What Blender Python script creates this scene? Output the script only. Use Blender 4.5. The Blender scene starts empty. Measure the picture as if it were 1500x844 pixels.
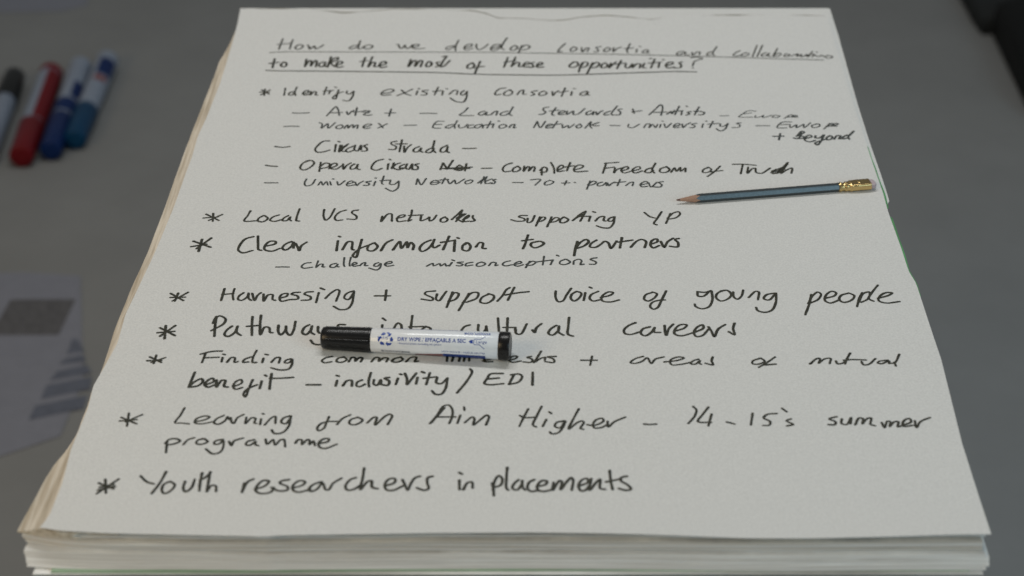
import bpy, bmesh, math, random
from mathutils import Vector, Matrix, noise
random.seed(7)
sc = bpy.context.scene
COL = sc.collection

CAM = (0, -1.3, 1.486)
SHEET_LEFT = [(-273.8, 473.2), (-271.8, 429.8), (-271.1, 376.6), (-270.8, 333.8), (-270.8, 295.6), (-272.5, 247.3), (-273.3, 221.9), (-275.7, 187.7), (-275.0, 145.7), (-275.9, 116.5), (-276.6, 60.9), (-280.1, -17.7), (-284.0, -70.8), (-287.1, -109.2), (-285.9, -149.6), (-289.7, -181.0), (-292.8, -204.4), (-291.4, -231.2), (-292.8, -265.9), (-293.4, -280.7), (-292.1, -304.2), (-291.6, -318.2), (-292.3, -337.7), (-292.7, -352.5), (-296.0, -363.6)]
PAD_LEFT = [(-277.1, 490.5), (-279.6, 408.4), (-281.5, 328.4), (-283.3, 244.2), (-285.7, 162.6), (-286.8, 71.9), (-288.9, -7.3), (-292.7, -68.9), (-294.1, -118.7), (-293.7, -168.3), (-295.1, -205.7), (-295.7, -251.1), (-299.6, -273.1), (-304.3, -287.8), (-306.7, -302.1), (-308.6, -320.5), (-312.2, -351.8)]
SHEET_RIGHT = [(317.4, 460.9), (313.9, 399.6), (311.8, 319.9), (309.9, 241.6), (308.2, 148.2), (307.8, 79.9), (306.5, 49.2), (306.6, -13.4), (306.0, -46.2), (308.4, -64.7), (307.2, -136.6), (306.9, -170.3), (300.8, -273.7), (298.9, -372.5)]
PAD_RIGHT = [(321.2, 478.9), (319.7, 410.8), (316.8, 330.4), (314.1, 255.8), (312.5, 177.0), (312.1, 104.2), (311.1, 68.1), (309.2, -12.1), (308.4, -45.9)]
SHEET_FRONT = [(-296.0, -363.6), (-281.9, -367.0), (-255.9, -369.4), (-234.4, -370.4), (-191.6, -371.8), (-161.6, -372.8), (-150.9, -373.8), (-144.7, -372.5), (-106.4, -371.4), (-46.9, -369.4), (12.8, -369.1), (63.9, -370.4), (106.4, -372.1), (148.7, -374.5), (186.9, -374.5), (233.9, -373.1), (276.8, -371.4), (299.0, -371.1)]
SHEET_FAR = [(-273.2, 474.1), (-206.4, 473.2), (-185.3, 467.9), (-169.8, 462.6), (-144.1, 467.4), (-119.0, 472.8), (-80.5, 472.3), (-39.1, 468.4), (-25.3, 461.4), (-13.6, 449.9), (0.0, 450.4), (13.6, 449.2), (25.1, 446.4), (42.8, 444.0), (53.0, 445.2), (66.1, 452.1), (93.5, 456.8), (111.2, 453.9), (140.7, 446.9), (161.8, 456.8), (185.0, 463.8), (188.6, 458.2), (225.4, 457.4), (257.8, 459.6), (316.0, 455.6)]
BACK_CORNERS = [(-274.8, 479.8), (321.3, 479.4)]
LOW_LEFT = [(-310.8, -361.5), (-301.7, -375.7), (-293.0, -392.3)]
MARK_A = (-0.1371, -0.1548, 0.7563)
MARK_B = (-0.001, -0.1695, 0.7582)
PENCIL_A = (0.1349, 0.0625, 0.7516)
PENCIL_B = (0.3023, 0.09, 0.7516)
PENS = [((-0.9004, 1.568, 0.0206), (-0.9222, 1.9013, 0.0206)), ((-0.8364, 1.568, 0.0206), (-0.8563, 1.9134, 0.0206)), ((-0.7918, 1.5937, 0.0206), (-0.8083, 1.9472, 0.0206)), ((-0.7591, 1.6355, 0.0206), (-0.7635, 1.9752, 0.0206))]
LEAFLET = [(-0.7285, 0.7051), (-0.6112, 0.7823), (-0.6057, 0.9147), (-0.667, 1.208), (-0.7622, 1.2183), (-0.8549, 1.208)]
PANEL = [(-0.7658, 1.0369), (-0.6656, 1.0369), (-0.6603, 1.137), (-0.7585, 1.137)]
STRIPES = [[(-0.6431, 0.9854), (-0.6189, 0.9927), (-0.6363, 1.0257), (-0.6433, 1.0257)], [(-0.649, 0.9568), (-0.6117, 0.9657), (-0.6191, 0.9836), (-0.6435, 0.9728)], [(-0.6533, 0.9164), (-0.5981, 0.9356), (-0.608, 0.9568), (-0.6477, 0.9409)], [(-0.656, 0.8704), (-0.5921, 0.8941), (-0.5964, 0.9269), (-0.6555, 0.9044)], [(-0.6618, 0.8192), (-0.5925, 0.8471), (-0.5933, 0.8805), (-0.6599, 0.8537)]]
CORNER_SHEET = [(-1.1436, 2.4717), (-1.0899, 2.2526), (-0.912, 2.2597), (-0.8657, 2.2919), (-0.9033, 2.4717)]
BAG = [(0.9166, 2.3651), (0.9175, 2.1933), (0.9222, 2.1389), (0.9423, 2.1322), (0.9308, 1.7533), (1.2207, 1.8622), (1.3102, 2.5509), (0.9451, 2.5509)]
BAG_FLAP = (0.9512, 2.2491, 0)

# ------------------------------------------------------------------ camera
cam_d = bpy.data.cameras.new("camera"); cam = bpy.data.objects.new("camera", cam_d); COL.objects.link(cam)
cam.location = CAM
cam.rotation_euler = (math.radians(90 - 31.0), 0, 0)
cam_d.sensor_fit = 'HORIZONTAL'; cam_d.sensor_width = 36.0; cam_d.lens = 66.288
cam_d.clip_start = 0.05; cam_d.clip_end = 50
cam_d.dof.use_dof = True
cam_d.dof.focus_distance = 1.46
cam_d.dof.aperture_fstop = 6.0
sc.camera = cam
# ------------------------------------------------------------------ room light
world = bpy.data.worlds.new("World"); sc.world = world; world.use_nodes = True
bg = world.node_tree.nodes["Background"]
bg.inputs[0].default_value = (0.95, 0.98, 1.0, 1); bg.inputs[1].default_value = 0.13

def area(name, loc, target, sx, sy, power, color):
    l = bpy.data.lights.new(name, 'AREA'); l.shape = 'RECTANGLE'; l.size = sx; l.size_y = sy
    l.energy = power; l.color = color
    o = bpy.data.objects.new(name, l); COL.objects.link(o); o.location = loc
    d = Vector(target) - Vector(loc); o.rotation_euler = d.to_track_quat('-Z', 'Y').to_euler()
    return o
area("ceiling_light", (0.0, 0.75, 3.27), (0, 0.35, 0.72), 1.7, 0.26, 28.5, (1.0, 0.995, 0.965))
area("window_light", (2.1, -2.0, 2.02), (0.15, 0.0, 0.72), 1.8, 1.5, 27, (0.60, 0.86, 1.0))
area("room_light", (-1.9, -1.5, 2.02), (-0.25, 0.0, 0.72), 1.3, 1.2, 20, (1.0, 0.76, 0.46))
sc.view_settings.view_transform = 'Standard'; sc.view_settings.look = 'None'
sc.view_settings.exposure = 0.0; sc.view_settings.gamma = 1.0
sc.view_settings.use_curve_mapping = False

ZP = 0.748          # height of the top sheet of the pad
ZB = 0.7248         # height of the box top the pad lies on

# ------------------------------------------------------------------ materials
def mat(name, color, rough=0.6, metal=0.0, spec=0.5, var=0.0, scale=60.0, bump=0.0, bscale=400.0, stretch=(1, 1, 1), col2=None, coat=0.0):
    m = bpy.data.materials.new(name); m.use_nodes = True
    nt = m.node_tree; b = nt.nodes["Principled BSDF"]
    b.inputs["Base Color"].default_value = (*color, 1); b.inputs["Roughness"].default_value = rough
    b.inputs["Metallic"].default_value = metal; b.inputs["Specular IOR Level"].default_value = spec
    b.inputs["Coat Weight"].default_value = coat; b.inputs["Coat Roughness"].default_value = 0.15
    tc = nt.nodes.new("ShaderNodeTexCoord"); mp = nt.nodes.new("ShaderNodeMapping"); mp.inputs["Scale"].default_value = stretch
    nt.links.new(tc.outputs["Object"], mp.inputs[0])
    if var > 0 or col2:
        n = nt.nodes.new("ShaderNodeTexNoise"); n.inputs["Scale"].default_value = scale; n.inputs["Detail"].default_value = 5
        n.inputs["Roughness"].default_value = 0.62
        nt.links.new(mp.outputs[0], n.inputs["Vector"])
        r = nt.nodes.new("ShaderNodeValToRGB"); r.color_ramp.elements[0].position = 0.3; r.color_ramp.elements[1].position = 0.7
        a = tuple(c * (1 - var) for c in color); c2 = col2 if col2 else tuple(min(1, c * (1 + var)) for c in color)
        r.color_ramp.elements[0].color = (*a, 1); r.color_ramp.elements[1].color = (*c2, 1)
        nt.links.new(n.outputs["Fac"], r.inputs[0]); nt.links.new(r.outputs[0], b.inputs["Base Color"])
    if bump > 0:
        n2 = nt.nodes.new("ShaderNodeTexNoise"); n2.inputs["Scale"].default_value = bscale; n2.inputs["Detail"].default_value = 4
        nt.links.new(mp.outputs[0], n2.inputs["Vector"])
        bp = nt.nodes.new("ShaderNodeBump"); bp.inputs["Strength"].default_value = bump; bp.inputs["Distance"].default_value = 0.0006
        nt.links.new(n2.outputs["Fac"], bp.inputs["Height"]); nt.links.new(bp.outputs[0], b.inputs["Normal"])
    return m

M = {}
M['paper'] = mat('paper', (0.70, 0.70, 0.685), 0.85, spec=0.25, var=0.10, scale=680, bump=0.06, bscale=650)
M['page'] = mat('page', (0.84, 0.795, 0.735), 0.85, spec=0.2, var=0.34, scale=9, stretch=(1, 1, 260), bump=0.6, bscale=20)
M['page_grey'] = mat('page_grey', (0.68, 0.64, 0.58), 0.85, spec=0.2, var=0.34, scale=9, stretch=(1, 1, 260), bump=0.6, bscale=20)
M['page_tan'] = mat('page_tan', (0.60, 0.515, 0.39), 0.9, spec=0.2, var=0.25, scale=230, stretch=(1, 0.05, 1), bump=0.5, bscale=200, col2=(0.80, 0.75, 0.66))
M['dark_brown'] = mat('strip_brown', (0.15, 0.125, 0.085), 0.9, spec=0.2, var=0.3, scale=120)
M['green'] = mat('green_card', (0.10, 0.33, 0.12), 0.7, var=0.25, scale=40)
M['green_pale'] = mat('green_pale', (0.33, 0.46, 0.31), 0.75, var=0.2, scale=14)
M['ink'] = mat('ink', (0.030, 0.030, 0.020), 0.55, spec=0.3, var=0.45, scale=130, col2=(0.058, 0.058, 0.042))
M['ink_dry'] = mat('ink_dry', (0.055, 0.061, 0.057), 0.6, spec=0.3, var=0.3, scale=180)
M['black_plastic'] = mat('black_plastic', (0.008, 0.008, 0.008), 0.27, spec=0.4, bump=0.15, bscale=700)
M['white_plastic'] = mat('white_plastic', (0.82, 0.845, 0.88), 0.16, spec=0.5, var=0.04, scale=120)
M['blue_print'] = mat('blue_print', (0.018, 0.062, 0.34), 0.35, var=0.15, scale=500)
M['navy_print'] = mat('navy_print', (0.012, 0.04, 0.22), 0.35, var=0.2, scale=300)
M['red_print'] = mat('red_print', (0.20, 0.06, 0.06), 0.4, var=0.3, scale=300)
M['dark_print'] = mat('dark_print', (0.06, 0.08, 0.13), 0.4)
M['pencil_paint'] = mat('pencil_paint', (0.100, 0.117, 0.125), 0.36, metal=0.75, spec=0.5, var=0.15, scale=500, bump=0.1, bscale=900)
M['wood'] = mat('wood', (0.36, 0.215, 0.15), 0.75, var=0.18, scale=160, stretch=(0.12, 1, 1))
M['lead'] = mat('lead', (0.13, 0.07, 0.055), 0.5, var=0.2, scale=600)
M['brass'] = mat('brass', (0.62, 0.45, 0.20), 0.27, metal=1.0, var=0.1, scale=300, bump=0.12, bscale=600)
M['eraser'] = mat('eraser', (0.50, 0.40, 0.42), 0.7, var=0.1, scale=400)
M['floor'] = mat('floor', (0.222, 0.228, 0.227), 0.75, spec=0.25, var=0.05, scale=6, bump=0.2, bscale=500)
M['box'] = mat('box_card', (0.30, 0.30, 0.28), 0.8, var=0.12, scale=30)
M['leaflet'] = mat('leaflet', (0.205, 0.215, 0.255), 0.7, var=0.05, scale=40)
M['panel'] = mat('panel_print', (0.095, 0.095, 0.101), 0.7, var=0.25, scale=90)
M['stripe'] = mat('stripe_print', (0.108, 0.122, 0.160), 0.7, var=0.15, scale=60)
M['pen_white'] = mat('pen_white', (0.22, 0.26, 0.33), 0.4, var=0.06, scale=80)
M['pen_red'] = mat('pen_red', (0.14, 0.006, 0.010), 0.45, spec=0.18, var=0.1, scale=80)
M['pen_blue'] = mat('pen_blue', (0.004, 0.020, 0.095), 0.45, spec=0.18, var=0.1, scale=80)
M['pen_teal'] = mat('pen_teal', (0.003, 0.045, 0.110), 0.45, spec=0.18, var=0.1, scale=80)
M['pen_black'] = mat('pen_black', (0.008, 0.009, 0.009), 0.35, var=0.1, scale=80)
M['bag'] = mat('bag_black', (0.006, 0.007, 0.007), 0.8, spec=0.2, var=0.3, scale=200, bump=0.5, bscale=700)
M['bag_grey'] = mat('bag_charcoal', (0.020, 0.023, 0.024), 0.8, spec=0.2, var=0.25, scale=200, bump=0.5, bscale=700)

# ------------------------------------------------------------------ helpers
def link(name, me, m=None, parent=None, smooth=False):
    o = bpy.data.objects.new(name, me); COL.objects.link(o)
    if m: me.materials.append(m)
    if smooth:
        for p in me.polygons: p.use_smooth = True
    if parent: o.parent = parent
    return o
def mesh(name, verts, faces):
    me = bpy.data.meshes.new(name); me.from_pydata([tuple(v) for v in verts], [], faces); me.update(); return me
def thing(name, label, cat, loc=(0, 0, 0), group=None, matrix=None):
    o = bpy.data.objects.new(name, None); COL.objects.link(o); o.empty_display_size = 0.05
    if matrix is not None: o.matrix_world = matrix
    else: o.location = loc
    o['label'] = label; o['category'] = cat
    if group: o['group'] = group
    return o
def tag(o, label, cat, group=None):
    o['label'] = label; o['category'] = cat
    if group: o['group'] = group
    return o
def fix_normals(me):
    bm = bmesh.new(); bm.from_mesh(me); bmesh.ops.recalc_face_normals(bm, faces=bm.faces); bm.to_mesh(me); bm.free(); return me
def interp(table, t):
    """table: list of (t, v) sorted by t"""
    if t <= table[0][0]:
        (a, va), (b, vb) = table[0], table[1]
    elif t >= table[-1][0]:
        (a, va), (b, vb) = table[-2], table[-1]
    else:
        for i in range(len(table) - 1):
            if table[i][0] <= t <= table[i + 1][0]:
                (a, va), (b, vb) = table[i], table[i + 1]; break
    return va if b == a else va + (vb - va) * (t - a) / (b - a)
def by_y(pts): return sorted((y / 1000, x / 1000) for x, y in pts)
def by_x(pts): return sorted((x / 1000, y / 1000) for x, y in pts)
def nz(x, y, s=1.0, seed=0.0): return noise.noise(Vector((x * s + seed * 13.7, y * s - seed * 7.1, seed * 3.3)))

# ------------------------------------------------------------------ the setting
gs = 7.0
floor = link('floor', mesh('floor', [(-gs, -gs, 0), (gs, -gs, 0), (gs, gs, 0), (-gs, gs, 0)], [(0, 1, 2, 3)]), M['floor'])
floor['kind'] = 'structure'

# the carton that carries the pad
def rounded_box(x0, x1, y0, y1, z0, z1, bev=0.004, seg=2):
    bm = bmesh.new(); bmesh.ops.create_cube(bm, size=1)
    for v in bm.verts:
        v.co = Vector((x0 if v.co.x < 0 else x1, y0 if v.co.y < 0 else y1, z0 if v.co.z < 0 else z1))
    bmesh.ops.bevel(bm, geom=list(bm.edges), offset=bev, segments=seg, profile=0.5, affect='EDGES')
    me = bpy.data.meshes.new('box'); bm.to_mesh(me); bm.free(); return me
box = thing('storage_box', 'plain grey storage box standing on the floor under the flip chart pad', 'box', (0, 0.04, 0))
link('box_body', rounded_box(-0.255, 0.255, -0.385, 0.36, 0, 0.63), M['box'], box)
link('box_lid', rounded_box(-0.262, 0.262, -0.392, 0.367, 0.63, 0.7245), M['box'], box)

# ------------------------------------------------------------------ the pad
pad = thing('flip_chart_pad', 'thick white flip chart pad covered in black handwriting, pages fanned at its edges', 'flip chart pad', (0, 0, ZB))
PADI = Matrix.Translation((0, 0, -ZB))
def sheet(name, left, right, front, back, z, thick, m, nx=56, ny=44, parent=None, dz=None):
    """left/right: y->x, front/back: x->y, z: height of the upper face; dz(x, y, s, r) extra height"""
    V = []; Fc = []
    xa, xb = left(-0.36), right(-0.36)
    for face in (0, 1):
        for j in range(ny + 1):
            r = j / ny
            r2 = r
            for i in range(nx + 1):
                s = i / nx
                xf = xa + (xb - xa) * s
                yf = front(xf)
                xk = left(0.46) + (right(0.46) - left(0.46)) * s
                yk = back(xk)
                y = yf + (yk - yf) * r2
                x = left(y) + (right(y) - left(y)) * s
                h = z + (dz(x, y, s, r) if dz else 0.0) - (thick if face else 0)
                V.append((x, y, h - ZB))
    n = (nx + 1) * (ny + 1)
    for j in range(ny):
        for i in range(nx):
            a = j * (nx + 1) + i; b = a + 1; c = b + nx + 1; d = a + nx + 1
            Fc.append((a, b, c, d)); Fc.append((n + a, n + d, n + c, n + b))
    for i in range(nx):
        a = i; Fc.append((a, n + a, n + a + 1, a + 1))
        a = ny * (nx + 1) + i; Fc.append((a, a + 1, n + a + 1, n + a))
    for j in range(ny):
        a = j * (nx + 1); b = a + nx + 1; Fc.append((a, b, n + b, n + a))
        a = j * (nx + 1) + nx; b = a + nx + 1; Fc.append((a, n + a, n + b, b))
    return link(name, mesh(name, V, Fc), m, parent)

SL, SR = by_y(SHEET_LEFT), by_y(SHEET_RIGHT)
PL, PR = by_y(PAD_LEFT), by_y(PAD_RIGHT)
SF, SB = by_x(SHEET_FRONT), by_x(SHEET_FAR)
LL = sorted((x / 1000, y / 1000) for x, y in LOW_LEFT)
right_all = lambda y: max(interp(SR, y), interp(PR, y)) if y > -0.046 else interp(SR, y)
back_y = BACK_CORNERS[0][1] / 1000

def lip(x, y, s, r):           # the free front edge of the top sheet is slightly curled
    e = max(0.0, 1 - (y + 0.372) / 0.05)
    return 0.0006 * e * e * (1.0 + 1.2 * nz(x, 0, 9, 2)) + 0.00025 * max(0.0, (y - 0.435) / 0.03) ** 2 * (0.35 + 0.5 * (1 + nz(x, 0, 14, 5)))
def paper_z(x, y): return ZP + lip(x, y, 0, 0)
top = sheet('top_sheet', lambda y: interp(SL, y), lambda y: interp(SR, y), lambda x: interp(SF, x), lambda x: interp(SB, x),
            ZP, 0.00025, M['paper'], 130, 110, pad, lip)
for p in top.data.polygons: p.use_smooth = False
# ragged dark brown strip under the top sheet, a thin line beyond its far edge
sheet('far_edge_strip', lambda y: interp(SL, y) + .003, lambda y: interp(SR, y) - 0.004,
      lambda x: 0.40, lambda x: interp(SB, x) + 0.0030 + 0.0024 * nz(x, 0, 30, 1) + 0.0012 * nz(x, 0, 90, 3), ZP - 0.0006, 0.0003, M['dark_brown'], 160, 6, pad)
# next white page: reaches the back edge and peeks out at the right
sheet('page', lambda y: interp(SL, y) - 0.0005, lambda y: right_all(y) if y > 0.06 else interp(SR, y) - .001, lambda x: interp(SF, x) + 0.004 + .0015 * nz(x, 0, 6, 4), lambda x: back_y,
      ZP - 0.0014, 0.0003, M['paper'], 60, 60, pad)
# green cover sheet that shows as a thin line at the right
def green_right(y):
    a = interp(SR, y)
    g = 0.0
    if 0.0 < y + 0.085 < 0.255: g = 0.0009 + 0.0011 * math.sin((y + 0.085) * 12.3) + 0.0006 * nz(y, 0, 40, 6)
    if -0.19 < y < -0.085: g = 0.0005 * (0.3 + nz(y, 0, 25, 2))
    if 0.045 < y < 0.056: g = -0.001
    return a + max(g, -0.0015)
sheet('cover_sheet', lambda y: interp(SL, y) + 0.004, green_right, lambda x: interp(SF, x) + 0.006, lambda x: 0.30, ZP - 0.0010, 0.0003, M['green'], 20, 110, pad)
# torn brown page edges fanned out at the left
for k, f in enumerate((0.16, 0.36, 0.55, 0.75, 1.0)):
    def lf(y, f=f, k=k):
        base = interp(SL, y); o = interp(PL, y)
        w = 0.0017 * nz(y, k, 11, k + 2) + 0.0008 * nz(y, k, 45, k + 9)
        o = base + (o - base) * max(0.0, min(1.0, (0.462 - y) / 0.10))
        return base + (o - base) * f + (w if f < 1 else w * 0.4)
    sheet('torn_page', lf, lambda y: interp(SL, y) + 0.05, lambda x: interp(SF, x) + 0.003 + (0.002 * k if x > -0.27 else -0.0022 + 0.0003 * k), lambda x: back_y - 0.002 - 0.002 * k,
          ZP - 0.0018 - 0.0014 * k, 0.0013, M['page_tan'], 10, 120, pad)
# the block of pages: wavy slabs, each its own part
N = 13
th = [0.0017, 0.0016, 0.0019, 0.0016, 0.0021, 0.0017, 0.0022, 0.0013, 0.0012, 0.0015, 0.0014, 0.0012]
z0 = ZP - 0.0022
bounds = [z0]
for t in th: bounds.append(bounds[-1] - t)
sc_ = (z0 - (ZB + 0.0018)) / (z0 - bounds[-1])
bounds = [z0 - (z0 - b) * sc_ for b in bounds]
def bz(k, x):
    d = min(k, len(bounds) - 1 - k) / 3.0
    a = 0.0013 * min(1, d)
    return bounds[k] + a * (nz(x, 0, 3.2, 20 + (k // 2)) + 0.45 * nz(x, 0, 9, 40 + k))
def low_left_x(z):
    t = (ZP - 0.016 - z) / 0.012
    return -0.3105 + 0.017 * max(0.0, min(1.2, t)) - 0.001
for k in range(len(th)):
    zt = bounds[k]
    rec = [0.0110, 0.0095, 0.0060, 0.0035, 0.0022, 0.0026, 0.0030, 0.0002, -0.0015, -0.0028, -0.0046, -0.0062][k]
    tilt = 0.0013 if k >= 7 else 0.0003
    gap = 0.0010 if k in (2, 6) else 0.0005 if k in (0, 4) else (0.00022 if k < 7 else 0.00008)
    def fr(x, k=k, rec=rec): w = 0.35 + (0.65 * max(0.0, min(1.0, (-0.25 - x) / 0.035)) if k < 7 else 0.0); return interp(SF, x) * w - 0.3715 * (1 - w) + rec * min(1.0, (1.3 - w)) + 0.0014 * nz(x, 0, 4, 60 + k) + 0.0005 * nz(x, 0, 17, 80 + k)
    def lf(y, k=k, zt=zt):
        if k < 4: return interp(SL, y) + 0.001 + 0.0008 * nz(y, k, 20, 7)
        e = interp(PL, y) if y > -0.352 else interp(PL, -0.352)
        e += (interp(SL, y) + 0.003 - e) * max(0.0, min(1.0, (y - 0.27) / 0.13))
        return max(e + 0.0007 * k, low_left_x(zt)) + 0.0008 * nz(y, k, 20, 7)
    def rt(y, k=k):
        return interp(SR, y) - 0.0018 + (0.0022 if k in (8, 9, 10) else 0) - (0.002 if k in (3, 4, 5) else 0) + 0.0006 * nz(y, k, 9, 11)
    m = M['page_grey'] if k in (0, 1, 3, 5) else M['page']
    V = []; Fc = []; nx = 90
    o = sheet('page_block', lf, rt, fr, lambda x: back_y - 0.001, 0.0, 0.0, m, nx, 14, pad)
    me = o.data; n = len(me.vertices) // 2
    for i, v in enumerate(me.vertices):
        v.co.z = (bz(k, v.co.x) if i < n else bz(k + 1, v.co.x) + gap) - ZB
        if n <= i <= n + nx: v.co.y -= tilt
# green-edged backing board below, white card at the very bottom
sheet('backing_board', lambda y: interp(SL, y) + 0.0125, lambda y: interp(SR, y) - 0.012, lambda x: -0.3805 + 0.0019 * max(0.0, min(1.0, (x + 0.17) / 0.09)) + 0.0004 * nz(x, 0, 12, 3), lambda x: back_y - 0.003, ZB + 0.0017 , 0.0011, M['green_pale'], 20, 4, pad)
sheet('bottom_card', lambda y: interp(SL, y) + 0.0015 + max(0, y + 0.3) * 0.03 + 0.0004 * nz(y, 0, 20, 1), lambda y: interp(SR, y) - 0.004, lambda x: -0.3815, lambda x: back_y - 0.004, ZB + 0.0005, 0.0005, M['page'], 20, 4, pad)

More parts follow.
